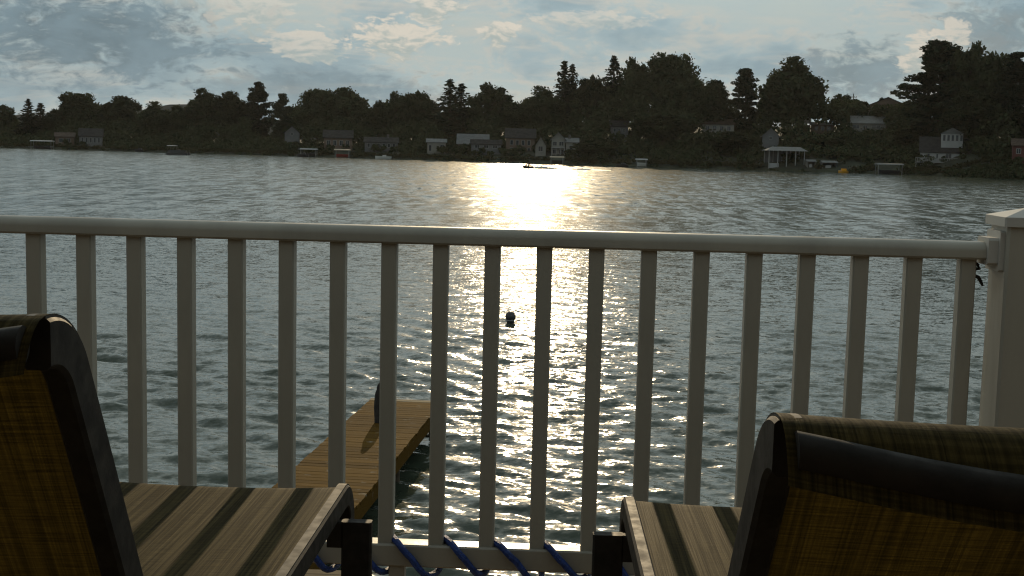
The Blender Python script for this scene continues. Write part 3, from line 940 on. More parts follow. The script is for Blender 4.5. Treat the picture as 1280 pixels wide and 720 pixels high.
    dx = -w * .04; dw = w * .16
    gm = MB(); z0, z1 = hr + 1.0, hr + 2.5
    gm.add([(dx - dw - .3, .9, z0), (dx + dw + .3, .9, z0), (dx, .9, z1), (dx - dw - .3, 6, z0), (dx + dw + .3, 6, z0), (dx, 6, z1)], [(0, 1, 2), (3, 5, 4), (0, 2, 5, 3), (1, 4, 5, 2), (0, 3, 4, 1)])
    gm.build('dormer_roof', 'grey_roof', t)
    for k in range(5):
        x = -w * .18 + w * .28 * k / 4.4
        window(t, x, x + w * .045, hr - .9, hr + .7, 1.2)
    HOUSES_PX.append((1182, 1216, 198, 212, 16))
    house('red house with white trim bands at the far right end of the shore', 1266, 1300, 207, 182, 174, 12, 'side', 'red_siding', 'brown_roof', row(3, .05, .95, .1, .35) + row(3, .05, .95, .58, .85))


build_houses()


def px_box(x0, x1, yb, d=None, Y=None):
    """centre, width of something whose foot is seen at row yb"""
    cx = (x0 + x1) / 2
    if Y is None: Y = depth_at(cx, yb, d)
    A, B = at_y(x0, yb, Y), at_y(x1, yb, Y)
    return (A + B) / 2, B[0] - A[0], Y


def build_shore_things():
    # boathouse with a pale roof
    c, w, Y = px_box(960, 1006, 211, 3)
    gz = .3
    t = thing('boathouse', 'open boathouse with a pale roof at the water below the small cabin', 'boathouse', (c[0], Y, gz))
    h = 5.0; dp = 7
    for x in np.linspace(-w / 2 + .2, w / 2 - .2, 5):
        for yy in (0.2, dp - .4): MB().cbox(x - .11, x + .11, yy, yy + .22, -1.6, h, .02).build('post', 'trim', t)
    MB().box(-w / 2 + .4, w / 2 - .4, dp - .15, dp, 0, h - .1).build('back_wall', 'grey_siding', t)
    MB().add([(-w / 2 - .6, -.6, h + .002), (w / 2 + .6, -.6, h + .002), (w / 2 + .6, dp + .6, h + .002), (-w / 2 - .6, dp + .6, h + .002), (-w / 2 + 1.4, dp * .35, h + 1.1), (w / 2 - 1.0, dp * .35, h + 1.1)],
             [(3, 2, 1, 0), (0, 1, 5, 4), (1, 2, 5), (2, 3, 4, 5), (3, 0, 4)]).build('roof', 'pale_roof', t)
    MB().box(-w / 2, w / 2, 0, dp, -.25, 0).build('floor', 'deck_wood', t)
    MB().cbox(-w * .45, -w * .20, .5, 2.4, .01, 1.7, .05).build('boat_cover', 'canvas_grey', t)
    HOUSES_PX.append((956, 1009, 180, 213, 4))
    # two small sheds by the water
    for (x0, x1, yt, lab, mt) in ((1009, 1019, 202, 'narrow pale shed at the water right of the boathouse', 'cream_siding'), (1028, 1046, 203.5, 'low open boat shelter beside the yellow pedal boat', 'grey_siding')):
        c, w, Y = px_box(x0, x1, 214, 3); h = float(at_y((x0 + x1) / 2, yt, Y)[2]) - .4
        t = thing('boat_shed', lab, 'shed', (c[0], Y, .4))
        MB().box(-w / 2, -w / 2 + .15, 0, 3, -.8, h).build('wall', mt, t); MB().box(w / 2 - .15, w / 2, 0, 3, -.8, h).build('wall', mt, t)
        MB().box(-w / 2 + .151, w / 2 - .151, 2.85, 3, -.8, h).build('wall', mt, t)
        MB().add([(-w / 2 - .25, -.4, h + .003), (w / 2 + .25, -.4, h + .003), (w / 2 + .25, 3.3, h + .003), (-w / 2 - .25, 3.3, h + .003), (-w / 2 - .25, 1.4, h + .55), (w / 2 + .25, 1.4, h + .55)],
                 [(3, 2, 1, 0), (0, 1, 5, 4), (1, 2, 5), (2, 3, 4, 5), (3, 0, 4)]).build('roof', 'grey_roof', t)
        MB().box(-w * .3, w * .1, .02, .1, -.2, h * .7).build('door', 'trim', t)
        HOUSES_PX.append((x0 - 2, x1 + 2, yt - 3, 215, 4))
    # yellow pedal boat
    c, w, Y = px_box(1048, 1060.5, 214.5, -1.2)
    t = thing('pedal_boat', 'bright yellow pedal boat pulled up at the water', 'boat', (c[0], Y, .05))
    hull(2.6 * w / 2.6, .8, .55, 1.1).build('hull', 'yellow_plastic', t, True)
    MB().cbox(-w * .22, w * .28, -.35, .35, .5, 1.05, .12, 1).build('seat', 'yellow_plastic', t)
    MB().box(-w * .5, w * .45, -.62, .62, .40, .46).build('trim', 'boat_white', t)
    HOUSES_PX.append((1046, 1063, 206, 216, 4))
    # trailer on the slope
    c, w, Y = px_box(998, 1014, 156.5, 62)
    t = thing('travel_trailer', 'small white travel trailer parked beside the low flat-roofed house', 'trailer', (c[0], Y, float(c[2])))
    MB().cbox(-w / 2, w / 2, 0, 2.3, .5, 2.9, .3, 1).build('body', 'boat_white', t)
    for k in (-.3, .12): window(t, w * k, w * (k + .2), 1.5, 2.3, 0)
    for k in (-.12, .1): MB().tube([(w * k, -.05, .33), (w * k, .2, .33)], .33, 12).build('wheel', 'black_rubber', t)
    MB().cbox(-w / 2 - 1.2, -w / 2, 1.0, 1.2, .45, .6, .02, 0).build('hitch', 'alu', t)
    g = float(ground_z(c[0], Y)) - float(c[2]); MB().box(-w / 2 + .2, w / 2 - .2, .4, 2.1, g - .2, .1).build('pad', 'rock', t)
    HOUSES_PX.append((996, 1016, 146, 158, 60))
    # boat lifts with canopies
    for (x0, x1, yt, yb, mt, bt, lab) in ((40, 66, 176, 186.5, 'canvas_grey', 'boat_dark', 'grey covered boat lift at the far left end of the shore'),
                                          (376, 396, 186.2, 194.5, 'canvas_grey', 'boat_dark', 'boat lift with a flat grey canopy below the pale gabled house'),
                                          (419, 437, 187, 196, 'canvas_tan', 'boat_red', 'boat lift with a tan canopy over a red boat'),
                                          (1095, 1126, 205, 218, 'pale_roof', 'boat_dark', 'boat lift with a thin white canopy left of the white lake house'),
                                          (688, 704, 196, 205, 'canvas_tan', 'boat_dark', 'boat lift with a tan canopy below the house with balcony columns'),
                                          (795, 808, 199, 209, 'canvas_grey', 'boat_white', 'small boat lift at the foot of the big rounded oak')):
        c, w, Y = px_box(x0, x1, yb, -3.5)
        h = max(1.9, float(at_y((x0 + x1) / 2, yt, Y)[2]))
        t = thing('boat_lift', lab, 'boat lift', (c[0], Y, 0))
        for x in (-w / 2 + .15, w / 2 - .15):
            for yy in (-1.3, 1.3): MB().cbox(x - .06, x + .06, yy - .06, yy + .06, -1.5, h - .15, .01).build('post', 'alu', t)
        vs = []; n = 7
        for xx in (-w / 2 - .2, w / 2 + .2):
            for k in range(n): a = math.pi * k / (n - 1); vs.append((xx, -1.6 * math.cos(a), h - .18 + .35 * math.sin(a)))
        MB().add(vs, [(k, k + 1, n + k + 1, n + k) for k in range(n - 1)] + [tuple(range(n)), tuple(range(n, 2 * n))[::-1], (0, n, 2 * n - 1, n - 1)]).build('canopy', mt, t, True)
        b = hull(w * .85, 1.0, .75, 1.0); b.v = [(q[0], q[1], q[2] + .35) for q in b.v]
        b.build('cradled_boat', bt, t, True)
        HOUSES_PX.append((x0 - 2, x1 + 2, yt - 2, yb + 2, 4))
    # moored low boats
    for (x0, x1, yb, mt, lab) in ((371, 386, 196, 'boat_dark', 'dark low motorboat floating before the grey canopy lift'), (169, 179, 188.3, 'boat_dark', 'tiny dark boat near the left far shore, left of the pontoon boat'),
                                  (470, 488, 196.5, 'boat_white', 'white low boat moored below the long pale cottage'), (770, 785, 209, 'boat_dark', 'dark boat moored left of the small boat lift')):
        c = at_z((x0 + x1) / 2, yb, 0); w = at_y(x1, yb, c[1])[0] - at_y(x0, yb, c[1])[0]
        Y = min(c[1], float(shore_y(c[0])) - 5); s = Y / c[1]
        t = thing('motorboat', lab, 'boat', (c[0] * s, Y, 0))
        hull(w, .95, .8, 1.0).build('hull', mt, t, True)
        MB().cbox(-.2, .9, -.5, .5, .7, 1.15, .1, 1).build('console', mt, t)
        MB().add([(-.35, -.6, 1.0), (-.35, .6, 1.0), (-.05, .5, 1.5), (-.05, -.5, 1.5), (-.31, -.6, 1.0), (-.31, .6, 1.0), (-.01, .5, 1.5), (-.01, -.5, 1.5)], [(0, 1, 2, 3), (7, 6, 5, 4), (0, 4, 5, 1), (1, 5, 6, 2), (2, 6, 7, 3), (3, 7, 4, 0)]).build('windscreen', 'glass', t)
    # utility pole on the hill
    Y = depth_at(1067, 125, 100); P = at_y(1067, 117, Y); g = float(ground_z(P[0], Y))
    t = thing('utility_pole', 'thin utility pole rising above the low trees on the hilltop', 'pole', (P[0], Y, g - .3))
    MB().lathe([(.20, 0), (.13, P[2] - g + .3)], 9).build('shaft', 'bark', t, True)
    MB().box(-1.1, 1.1, -.06, .06, P[2] - g - .9, P[2] - g - .72).build('crossarm', 'bark', t)
    for x in (-.95, -.4, .4, .95): MB().lathe([(.06, 0), (.08, .1), (.04, .2)], 8, (x, 0, P[2] - g - .72)).build('insulator', 'glass', t)


def hull(L, B, H, keel=1.0):
    """boat hull along x, bow at -x, floating at z=0"""
    st = [(-.5, .02, 1.12), (-.44, .30, 1.08), (-.32, .66, 1.03), (-.12, .93, 1.0), (.12, 1.0, .97), (.36, .97, .95), (.5, .90, .95)]
    m = MB(); vs = []
    for (s, b, z) in st:
        bb = b * B
        vs += [(s * L, -bb, z * H), (s * L, -bb * .82, H * .30), (s * L * .98, -bb * .3, -.22 * keel), (s * L * .98, bb * .3, -.22 * keel), (s * L, bb * .82, H * .30), (s * L, bb, z * H), (s * L, bb * .85, z * H - .08), (s * L, -bb * .85, z * H - .08)]
    n = 8; k = len(st)
    return m.add(vs, [(j * n + i, (j + 1) * n + i, (j + 1) * n + (i + 1) % n, j * n + (i + 1) % n) for j in range(k - 1) for i in range(n)] + [tuple(range(n)), tuple(range((k - 1) * n, k * n))[::-1]])


build_shore_things()


def build_pontoon():
    c = at_z(222, 193.6, 0); s = 1.0
    w = at_y(236.5, 193, c[1])[0] - at_y(207.5, 193, c[1])[0]
    t = thing('pontoon_boat', 'dark pontoon boat with fenced deck and sun top crossing the lake', 'boat', (c[0], c[1], 0), math.radians(-4))
    for yy in (-.95, .95):
        MB().tube([(-w / 2, yy, .25), (-w / 2 + .5, yy, .12), (w / 2 - .5, yy, .12), (w / 2, yy, .12)], [.08, .33, .33, .33], 12).build('pontoon', 'boat_dark', t, True)
    MB().box(-w / 2 + .35, w / 2 - .25, -1.25, 1.25, .48, .62).build('deck', 'boat_dark', t)
    for yy in (-1.22, 1.17):
        MB().box(-w / 2 + .9, w / 2 - .9, yy, yy + .05, .66, 1.35).build('fence', 'boat_dark', t)
    for xx in (-w / 2 + .9, w / 2 - .95): MB().box(xx, xx + .05, -1.16, 1.16, .66, 1.35).build('fence', 'boat_dark', t)
    for (xa, xb) in ((-w / 2 + 1.1, -w / 2 + 2.4), (w / 2 - 2.6, w / 2 - 1.1)): MB().cbox(xa, xb, -1.0, 1.0, .63, 1.15, .08, 1).build('bench', 'boat_dark', t)
    MB().cbox(-.1, .6, .1, .9, .63, 1.6, .06).build('console', 'boat_dark', t)
    for xx in (-w * .38, -w * .12):
        for yy in (-1.15, 1.15): MB().tube([(xx, yy, 1.3), (xx + .25, yy, 2.6)], .025, 6).build('top_strut', 'alu', t)
    vs = []; n = 7
    for xx in (-w * .42, -w * .05):
        for k in range(n): a = math.pi * k / (n - 1); vs.append((xx, -1.25 * math.cos(a), 2.58 + .22 * math.sin(a)))
    MB().add(vs, [(k, k + 1, n + k + 1, n + k) for k in range(n - 1)] + [tuple(range(n)), tuple(range(n, 2 * n))[::-1], (0, n, 2 * n - 1, n - 1)]).build('sun_top', 'canvas_grey', t, True)
    MB().cbox(w / 2 - .35, w / 2 + .15, -.25, .25, .1, 1.0, .08).build('outboard_motor', 'boat_dark', t)


build_pontoon()


def build_jet_ski():
    c = at_z(660.5, 210.6, 0)
    t = thing('jet_ski', 'dark jet ski speeding through the bright glitter by the far shore', 'jet ski', (c[0], c[1], .02), math.radians(3))
    L = 2.5
    h = hull(L, .5, .5, .6); h.v = [(q[0], q[1], q[2] + .10 * max(0, -q[0])) for q in h.v]; h.build('hull', 'boat_dark', t, True)
    MB().sweep([(-.2, -.05), (.2, -.05), (.16, .16), (-.16, .16)], [(-.15, 0, .62), (.2, 0, .70), (.7, 0, .68), (1.1, 0, .66)], (0, 1, 0)).build('seat', 'boat_dark', t, True)
    MB().add([(-.95, -.25, .52), (-.95, .25, .52), (-.2, .25, .6), (-.2, -.25, .6), (-.55, -.14, .92), (-.55, .14, .92), (-.25, .14, .98), (-.25, -.14, .98)], [(3, 2, 1, 0), (4, 5, 6, 7), (0, 1, 5, 4), (1, 2, 6, 5), (2, 3, 7, 6), (3, 0, 4, 7)]).build('cowl', 'boat_red', t)
    MB().tube([(-.30, -.34, 1.03), (-.36, 0, 1.0), (-.30, .34, 1.03)], .022, 7).build('handlebar', 'black_rubber', t, True)
    # rider
    V = [(.30, 0, .90), (.27, 0, 1.12), (.20, 0, 1.36), (.17, 0, 1.47), (.14, 0, 1.56), (.12, 0, 1.68)]
    R = [.20, .19, .21, .09, .11, .12]
    Ed = [(0, 1), (1, 2), (2, 3), (3, 4), (4, 5)]
    for sy in (-1, 1):
        i = len(V)
        V += [(.18, sy * .19, 1.40), (.0, sy * .27, 1.20), (-.24, sy * .29, 1.07), (-.30, sy * .29, 1.06), (.26, sy * .14, .88), (-.12, sy * .26, .86), (-.02, sy * .30, .52), (-.18, sy * .30, .47)]
        R += [.10, .08, .06, .06, .13, .11, .08, .07]
        Ed += [(2, i), (i, i + 1), (i + 1, i + 2), (i + 2, i + 3), (0, i + 4), (i + 4, i + 5), (i + 5, i + 6), (i + 6, i + 7)]
    me = bpy.data.meshes.new('person'); me.from_pydata(V, Ed, []); me.materials.append(MATS['suit'])
    o = link('person', me, None, (c[0], c[1], .02), math.radians(3))
    sk = o.modifiers.new('skin', 'SKIN'); o.modifiers.new('sub', 'SUBSURF').render_levels = 1
    for k, r in enumerate(R): me.skin_vertices[0].data[k].radius = (r, r); me.skin_vertices[0].data[k].use_root = (k == 0)
    tag(o, 'person in dark clothing riding the jet ski, leaning to the handlebar', 'person')
    # wake: churned water behind, spray hump
    x0 = 1.3; n = 46; m = 9; g = np.random.default_rng(3); V = []
    for k in range(n):
        f = k / (n - 1); xx = x0 + 17 * f; wd = .35 + 1.7 * f; hgt = .42 * math.exp(-((f - .10) / .16) ** 2) + .30 * math.exp(-((f - .62) / .2) ** 2) + .10 * (1 - f)
        for j in range(m):
            q = -1 + 2 * j / (m - 1)
            V.append((xx, q * wd, hgt * (1 - q * q) * g.uniform(.7, 1.3) - .05 * abs(q) + .02))
    i = np.arange(n * m).reshape(n, m)
    Q = np.stack([i[:-1, :-1], i[1:, :-1], i[1:, 1:], i[:-1, 1:]], -1).reshape(-1, 4)
    material('foam', (.55, .55, .52), .5, var=.5, vscale=2.5)
    o = link('wake', np_mesh('wake', np.array(V), Q, 'foam', True), None, (c[0], c[1], 0), math.radians(-3))
    stuff(o, 'churned wake and spray trailing behind the jet ski', 'wake')


build_jet_ski()


# ------------------------------------------------------------------ trees
def leaf_quads(P, size, squash=1.0, g=rng):
    """small randomly turned leaf-clump faces at points P"""
    n = len(P)
    a = g.normal(size=(n, 3)); a /= np.linalg.norm(a, axis=1)[:, None]
    b = g.normal(size=(n, 3)); b -= (a * b).sum(1)[:, None] * a; b /= np.linalg.norm(b, axis=1)[:, None]
    s = size * g.uniform(.55, 1.35, n)[:, None]; s2 = s * g.uniform(.5, .9, n)[:, None]
    a = a * s; b = b * s2
    a[:, 2] *= squash; b[:, 2] *= squash
    V = np.stack([P - a * .5 - b * .28, P + a * .1 - b * .5, P + a * .5 + b * .15, P - a * .12 + b * .5], 1).reshape(-1, 3)
    return V, np.arange(4 * n).reshape(n, 4)


def ball_points(n, g):
    p = g.normal(size=(n, 3)); p /= np.linalg.norm(p, axis=1)[:, None]
    return p * (g.uniform(.25, 1, n) ** .45)[:, None]


PROTO = {}


def proto_broad(key, seed, lobes=30, per=130, h=20., w=14., low=.16, flat=.8, open_=0.0, top=1.0):
    g = np.random.default_rng(seed)
    C = []; tries = 0
    cen = np.array([0, 0, h * (low + 1) / 2]); rad = np.array([w / 2, w / 2, h * (1 - low) / 2])
    while len(C) < lobes and tries < 4000:
        tries += 1
        p = g.normal(size=3); p /= np.linalg.norm(p); rr = g.uniform(.45, .86)
        q = p * rr
        if q[2] < -.2: q[:2] *= 1 - .30 * (-q[2])
        c = cen + q * rad
        if all(np.linalg.norm((c - o) / rad) > .26 + open_ for o, _ in C): C.append((c, g.uniform(.11, .21) * w))
    V = []; Q = []; off = 0
    limbs = MB()
    trunk_top = np.array([g.normal(0, .3), g.normal(0, .3), h * .62])
    limbs.tube([(0, 0, -2.0), (g.normal(0, .1), g.normal(0, .1), h * .2), tuple(trunk_top * [.6, .6, .7]), tuple(trunk_top)], [.42, .34, .24, .12], 8)
    for c, r in C:
        P = c + ball_points(per, g) * np.array([r, r, r * flat]) * g.uniform(.8, 1.15, (per, 1))
        v, q = leaf_quads(P, .80, g=g); V.append(v); Q.append(q + off); off += len(v)
        v, q = leaf_quads(c + ball_points(per // 4, g) * r * .62, 1.7, g=g); V.append(v); Q.append(q + off); off += len(v)
        z0 = min(h * .15 + .5 * c[2], h * .6)
        limbs.tube([(0, 0, z0), tuple((c * [.5, .5, 0]) + np.array([0, 0, z0 + (c[2] - z0) * .6])), tuple(c)], [.14, .09, .03], 5)
    k = lobes * (14 if open_ < .09 else 7)
    v, q = leaf_quads(cen + ball_points(k, g) * rad * [.62, .62, .80], 2.3, g=g); V.append(v); Q.append(q + off); off += len(v)
    # loose sprays past the outline
    k = int(lobes * 26)
    d_ = g.normal(size=(k, 3)); d_ /= np.linalg.norm(d_, axis=1)[:, None]
    L = np.array([C[i][0] for i in g.integers(0, len(C), k)]) + d_ * g.uniform(.08, .17, (k, 1)) * w
    v, q = leaf_quads(L, .5, g=g); V.append(v); Q.append(q + off)
    V = np.concatenate(V); Q = np.concatenate(Q)
    PROTO[key] = (np_mesh('crown', V, Q, 'leaf_broad'), limbs.mesh('trunk', 'bark', True), h, w)


def proto_spruce(key, seed, h=24., w=8., per=20):
    g = np.random.default_rng(seed); pts = []; sz = []
    z = h * .10
    limbs = MB().tube([(0, 0, -2), (0, 0, h * .5), (0, 0, h)], [.30, .2, .03], 7)
    while z < h * .985:
        f = (z / h); ln = (w / 2) * (1 - f) ** .72 * g.uniform(.62, 1.12) + .30 * (1 - f)
        nb = max(4, int(9 * (1 - f) + 3))
        a0 = g.uniform(0, 6.28)
        for k in range(nb):
            a = a0 + 6.283 * k / nb + g.normal(0, .25); l = ln * g.uniform(.6, 1.15)
            e = np.array([math.cos(a) * l, math.sin(a) * l, z - l * .50 + .35 * l * g.uniform(-1, 1)])
            s0 = np.array([0, 0, z])
            m = max(4, int(per * l / (w / 2)))
            tt = g.uniform(.15, 1.05, m)
            P = s0 + (e - s0) * tt[:, None] + g.normal(0, 1, (m, 3)) * np.array([.22, .22, .26]) * (1.15 - tt[:, None] * .6) * (.5 + l * .25)
            pts.append(P)
            if k % 2 == 0: limbs.tube([tuple(s0), tuple(e)], [.05, .015], 4)
        z += h * .021 * g.uniform(.6, 1.4)
    P = np.concatenate(pts); v, q = leaf_quads(P, .80, .9, g)
    PROTO[key] = (np_mesh('crown', v, q, 'leaf_needle'), limbs.mesh('trunk', 'bark', True), h, w)


def proto_pine(key, seed, h=24., w=13.):
    """old white pine: flat plates of needles on sideways limbs, ragged outline"""
    g = np.random.default_rng(seed); pts = []
    limbs = MB().tube([(0, 0, -2), (.2, 0, h * .5), (.1, .1, h * .96)], [.45, .3, .06], 8)
    z = h * .14
    while z < h * .99:
        f = z / h; nb = 5 if f < .85 else 3
        for k in range(nb):
            a = g.uniform(0, 6.283); l = w / 2 * (min(1, (1.08 - f) * 2.0)) * g.uniform(.45, 1.05)
            e = np.array([math.cos(a) * l, math.sin(a) * l, z + l * g.uniform(.02, .28)])
            limbs.tube([(0, 0, z), tuple(e)], [.12, .03], 5)
            for s_ in (.4, .7, 1.0):
                c = np.array([0, 0, z]) + (e - np.array([0, 0, z])) * s_
                r = g.uniform(.7, 1.5); n = 60
                pts.append(c + ball_points(n, g) * np.array([r * 1.3, r * 1.3, r * .62]))
        z += h * .05 * g.uniform(.7, 1.25)
    P = np.concatenate(pts); v, q = leaf_quads(P, .80, .8, g)
    PROTO[key] = (np_mesh('crown', v, q, 'leaf_needle'), limbs.mesh('trunk', 'bark', True), h, w)


for k, (s_, lo, pe, op) in enumerate(((1, 34, 150, 0.0), (2, 30, 150, .03), (3, 26, 135, .07), (4, 38, 140, .0), (5, 24, 120, .10))):
    proto_broad('b%d' % k, s_, lo, pe, open_=op)
proto_broad('round', 21, 46, 150, h=22, w=16, low=.12)
proto_broad('open', 22, 20, 105, h=18, w=12, low=.2, open_=.14)
for k in range(3): proto_spruce('s%d' % k, 30 + k)
for k in range(3): proto_pine('p%d' % k, 40 + k)

SKY_PTS = []


def tree(label, px, yt, wpx, kind, d, name=None):
    Y = depth_at(px, yt + 40, d)
    T = at_y(px, yt, Y)
    g = float(ground_z(T[0], Y))
    crown, trunk, h, w = PROTO[kind]
    H_ = T[2] - g
    Wm = wpx * Y / F_PX * (2.3 if kind[0] == 's' else 1.04)
    sx = Wm / w; sz = H_ / h
    nm = name or {'s': 'spruce_tree', 'p': 'pine_tree'}.get(kind[0], 'broadleaf_tree')
    t = thing(nm, label, 'tree', (T[0], Y, g), random.uniform(0, 6.28), 'trees on the far shore skyline', (sx, sx, sz))
    link('crown', crown, t); link('trunk', trunk, t)
    if kind[0] not in 'sp':
      for q in np.linspace(-.42, .42, 7): SKY_PTS.append((px + wpx * q, yt + (abs(q) / .42) ** 2 * min(wpx * (.5 if kind[0] != 's' else 1.2), 60)))
    return t


TREES = [
    ('leafy tree cut by the left edge of the picture', 0, 130, 34, 'b1', 40),
    ('pointed spruce, first conifer from the left end of the skyline', 35, 123, 20, 's0', 45),
    ('small spruce close behind the first pointed spruce', 50, 128, 22, 's1', 50),
    ('low leafy tree between the two spruces and the first round crown', 69, 134, 30, 'b2', 42),
    ('round dense broadleaf crown, first big dome from the left', 98, 113, 60, 'round', 50),
    ('second round dome, just right of the first big dome', 148, 119, 56, 'b3', 52),
    ('lower leafy tree under the distant blue hill', 190, 128, 46, 'b0', 40),
    ('low broadleaf tree before the gap with the distant hill', 224, 131, 40, 'b3', 42),
    ('flat topped broadleaf tree just right of the distant hill gap', 254, 112, 46, 'b0', 46),
    ('flat topped broadleaf tree left of the tall round pine', 289, 114, 52, 'b3', 48),
    ('tall round-headed pine standing above the flat topped trees', 322, 103, 38, 'p0', 52),
    ('short pine right of the tall round-headed pine', 353, 118, 28, 'p1', 50),
    ('left half of the wide flat crown pair, with sky holes at its edge', 398, 108, 58, 'round', 50),
    ('right half of the wide flat crown pair', 437, 109, 60, 'b3', 53),
    ('low leafy tree right of the wide flat crown pair', 474, 124, 30, 'b1', 42),
    ('feathery broadleaf tree with a ragged top, left of the twin-topped one', 495, 114, 40, 'b4', 46),
    ('twin-topped ragged broadleaf tree left of the two spruces', 524, 110, 46, 'b2', 50),
    ('tall spruce with drooping layered branches, left one of the middle pair', 563, 98, 32, 's2', 50),
    ('narrower spruce, right one of the middle pair', 577, 104, 30, 's0', 54),
    ('open leafy tree with sky holes right of the two middle spruces', 613, 103, 56, 'b4', 52),
    ('low leafy tree in the dip above the brightest glitter', 645, 124, 34, 'b2', 40),
    ('rounded leafy tree sloping up to the twin spruce', 680, 109, 52, 'b0', 50),
    ('tall thin spruce, left top of the twin spruce', 706, 75, 28, 's1', 62),
    ('thin spruce, right top of the twin spruce', 716, 79, 22, 's2', 64),
    ('leafy tree between the twin spruce and the dark pointed spruce', 742, 90, 42, 'b2', 56),
    ('dark pointed spruce left of the big oak', 768, 69, 30, 's0', 64),
    ('upright leafy tree touching the left side of the big oak', 796, 72, 42, 'b4', 60),
    ('big domed oak with the highest broad crown over the middle of the shore', 841, 62, 74, 'round', 56),
    ('low leafy tree right of the big domed oak', 889, 99, 50, 'b3', 50),
    ('layered leafy tree left of the broad round tree', 933, 87, 46, 'p2', 54),
    ('broad round leafy tree standing alone before the open sky gap', 991, 74, 84, 'b0', 44),
    ('small airy tree in the sky gap left of the utility pole', 1053, 114, 32, 'open', 96),
    ('low round bush-like tree under the utility pole', 1074, 123, 44, 'b1', 94),
    ('small leafy tree above the ridge of the dark hilltop house', 1110, 119, 24, 'open', 110),
    ('leafy tree right of the dark hilltop house, against the big pines', 1138, 122, 34, 'b2', 80),
    ('big ragged pine with horizontal plates, leftmost of the tall right-hand pines', 1178, 53, 92, 'p1', 48),
    ('tall leafy tree between the ragged pine and the last tall trees', 1213, 53, 56, 'b4', 54),
    ('tall narrow leafy tree second from the right end', 1242, 58, 50, 'b2', 52),
    ('tall dark pine at the right edge of the picture', 1272, 66, 62, 'p0', 46),
    ('leafy tree filling the slope behind the white lake house', 1225, 110, 80, 'round', 40),
    ('leafy tree left above the white lake house balcony', 1140, 160, 50, 'b3', 34),
    ('leafy shoreline tree covering the slope left of the boathouse', 915, 165, 60, 'b0', 18),
    ('leafy tree below the big domed oak, over the small boat lift', 830, 140, 80, 'b3', 30),
    ('shrubby tree on the bank between the tan boat lift and the dark boat', 745, 178, 56, 'b1', 10),
    ('tree on the slope right of the boathouse', 1040, 172, 60, 'b1', 34),
    ('shoreline shrub tree at the basement of the white lake house', 1166, 207, 26, 'b2', 8),
    ('dark shrub tree hiding the right corner of the white lake house basement', 1226, 206, 30, 'b3', 8),
]
for a in TREES: tree(*a)
for k, (px, yt, wp, kd) in enumerate(((1310, 60, 70, 'p2'), (1365, 70, 90, 'round'), (-45, 118, 60, 'b0'), (-105, 112, 70, 'round'))):
    tree(('tall pine just past the right edge of the picture', 'round tree well past the right edge of the picture', 'leafy tree just past the left edge of the picture', 'round tree well past the left edge of the picture')[k], px, yt, wp, kd, 46)


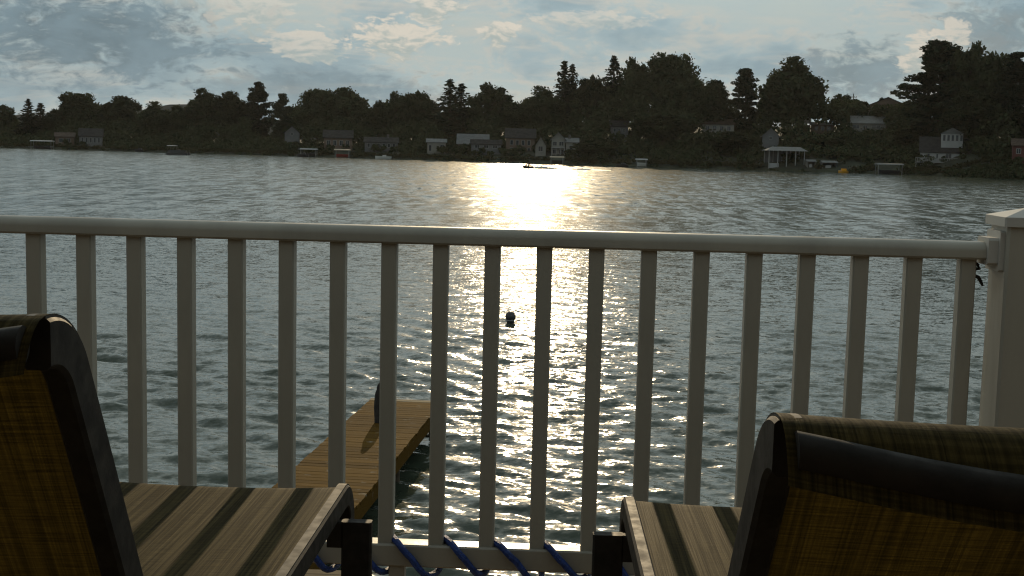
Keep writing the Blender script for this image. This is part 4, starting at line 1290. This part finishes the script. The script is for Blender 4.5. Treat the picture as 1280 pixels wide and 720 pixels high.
def build_woods():
    """understorey that reads as one dark mass between the water and the skyline trees"""
    g = np.random.default_rng(77)
    pts = sorted(SKY_PTS); bx = np.arange(-140, 1421, 10.0)
    sky = np.array([min([q[1] for q in pts if abs(q[0] - b) < 14] + [175]) for b in bx]) + 15
    V = []; Q = []; off = 0; made = 0
    for _ in range(7500):
        px = g.uniform(-130, 1410); ytop = np.interp(px, bx, sky)
        yw = 185 + 40 * np.clip(px, 0, 1280) / 1280
        f = g.uniform(0, 1) ** .8
        py = yw - 1 - (yw - 1 - ytop) * f
        d = 3 + 62 * f + g.uniform(0, 14)
        if any(h[0] - 2 < px < h[1] + 2 and d < h[4] + 10 and h[2] - 4 < py < h[3] + 2 for h in HOUSES_PX): continue
        Y = depth_at(px, py, d); P = at_y(px, py, Y); z = float(ground_z(P[0], Y))
        if P[2] < z + .2: P[2] = z + g.uniform(.3, 2.0)
        r = g.uniform(1.0, 2.3) * (.55 + .6 * min(f * 2, 1)); n = 34
        p = P + ball_points(n, g) * np.array([r * 1.2, r * 1.2, r * .85])
        v, q = leaf_quads(p, 1.05, g=g); V.append(v); Q.append(q + off); off += len(v); made += 1
    for _ in range(1500):                       # low bushes rooted on the bank itself
        px = g.uniform(-60, 1340); d = g.uniform(1.0, 42)
        if any(h[0] - 3 < px < h[1] + 3 and d < h[4] + 3 for h in HOUSES_PX): continue
        yw = 185 + 40 * np.clip(px, 0, 1280) / 1280
        Y = depth_at(px, yw - 4, d); P = at_y(px, yw - 4, Y); P[2] = float(ground_z(P[0], Y)) + g.uniform(.2, 1.4)
        r = g.uniform(.9, 2.2); n = 40
        v, q = leaf_quads(P + ball_points(n, g) * np.array([r * 1.3, r * 1.3, r * .8]), .9, g=g); V.append(v); Q.append(q + off); off += len(v)
    made = 0
    while made < 420:                           # undergrowth rooted where the line of sight meets the bank
        px = g.uniform(1185, 1300) if made < 190 else g.uniform(0, 1280)
        yw = 185 + 40 * np.clip(px, 0, 1280) / 1280
        py = yw - g.uniform(-1, 15)
        made += 1
        if any(h[0] - 1 < px < h[1] + 1 and h[2] - 3 < py < h[3] + 3 for h in HOUSES_PX): continue
        Y = 250.0; v_ = ray(px, py)
        while Y < 520:
            P = CAM + v_ * (Y / v_[1])
            if P[2] <= float(ground_z(P[0], Y)): break
            Y += .8
        if Y >= 520: continue
        r = g.uniform(.8, 1.6); P[2] += .3; n = 40
        v, q = leaf_quads(P + ball_points(n, g) * np.array([r * 1.3, r * 1.3, r * .7]), .85, g=g); V.append(v); Q.append(q + off); off += len(v)
    o = link('woods', np_mesh('woods', np.concatenate(V), np.concatenate(Q), 'leaf_broad'))
    stuff(o, 'dark undergrowth and foliage massed along the far shore under the trees', 'woods')
    # reddish shrubs along the water
    V = []; Q = []; off = 0
    for _ in range(1300):
        px = g.uniform(-60, 1330); d = g.uniform(.3, 3.0)
        yw = 185 + 40 * np.clip(px, 0, 1280) / 1280
        if any(h[0] < px < h[1] and h[3] > yw - 5 for h in HOUSES_PX): continue
        Y = depth_at(px, yw, d); P = at_y(px, yw, Y); P[2] = float(ground_z(P[0], Y)) + g.uniform(.1, .7)
        r = g.uniform(.4, 1.1); p = P + ball_points(26, g) * np.array([r * 1.4, r, r * .8])
        v, q = leaf_quads(p, .45, g=g); V.append(v); Q.append(q + off); off += len(v)
    stuff(link('shore_brush', np_mesh('shore_brush', np.concatenate(V), np.concatenate(Q), 'leaf_warm')), 'low brownish brush along the far waterline', 'brush')


build_woods()


# ------------------------------------------------------------------ thin haze added to lift the dark far trees, standing in for lens flare
def build_haze():
    m = bpy.data.materials.new('haze'); m.use_nodes = True
    nt = m.node_tree; nt.nodes.clear()
    v = nt.nodes.new('ShaderNodeVolumePrincipled')
    v.inputs['Color'].default_value = (.95, .96, 1.0, 1)
    v.inputs['Density'].default_value = .000024
    v.inputs['Anisotropy'].default_value = .55
    o = nt.nodes.new('ShaderNodeOutputMaterial'); nt.links.new(v.outputs[0], o.inputs['Volume'])
    MATS['haze'] = m
    b = MB().box(-2900, 2900, -80, 3600, -5, 75).build('haze', 'haze')
    stuff(b, 'thin haze volume added to lift the dark far shore like lens flare', 'haze')


build_haze()
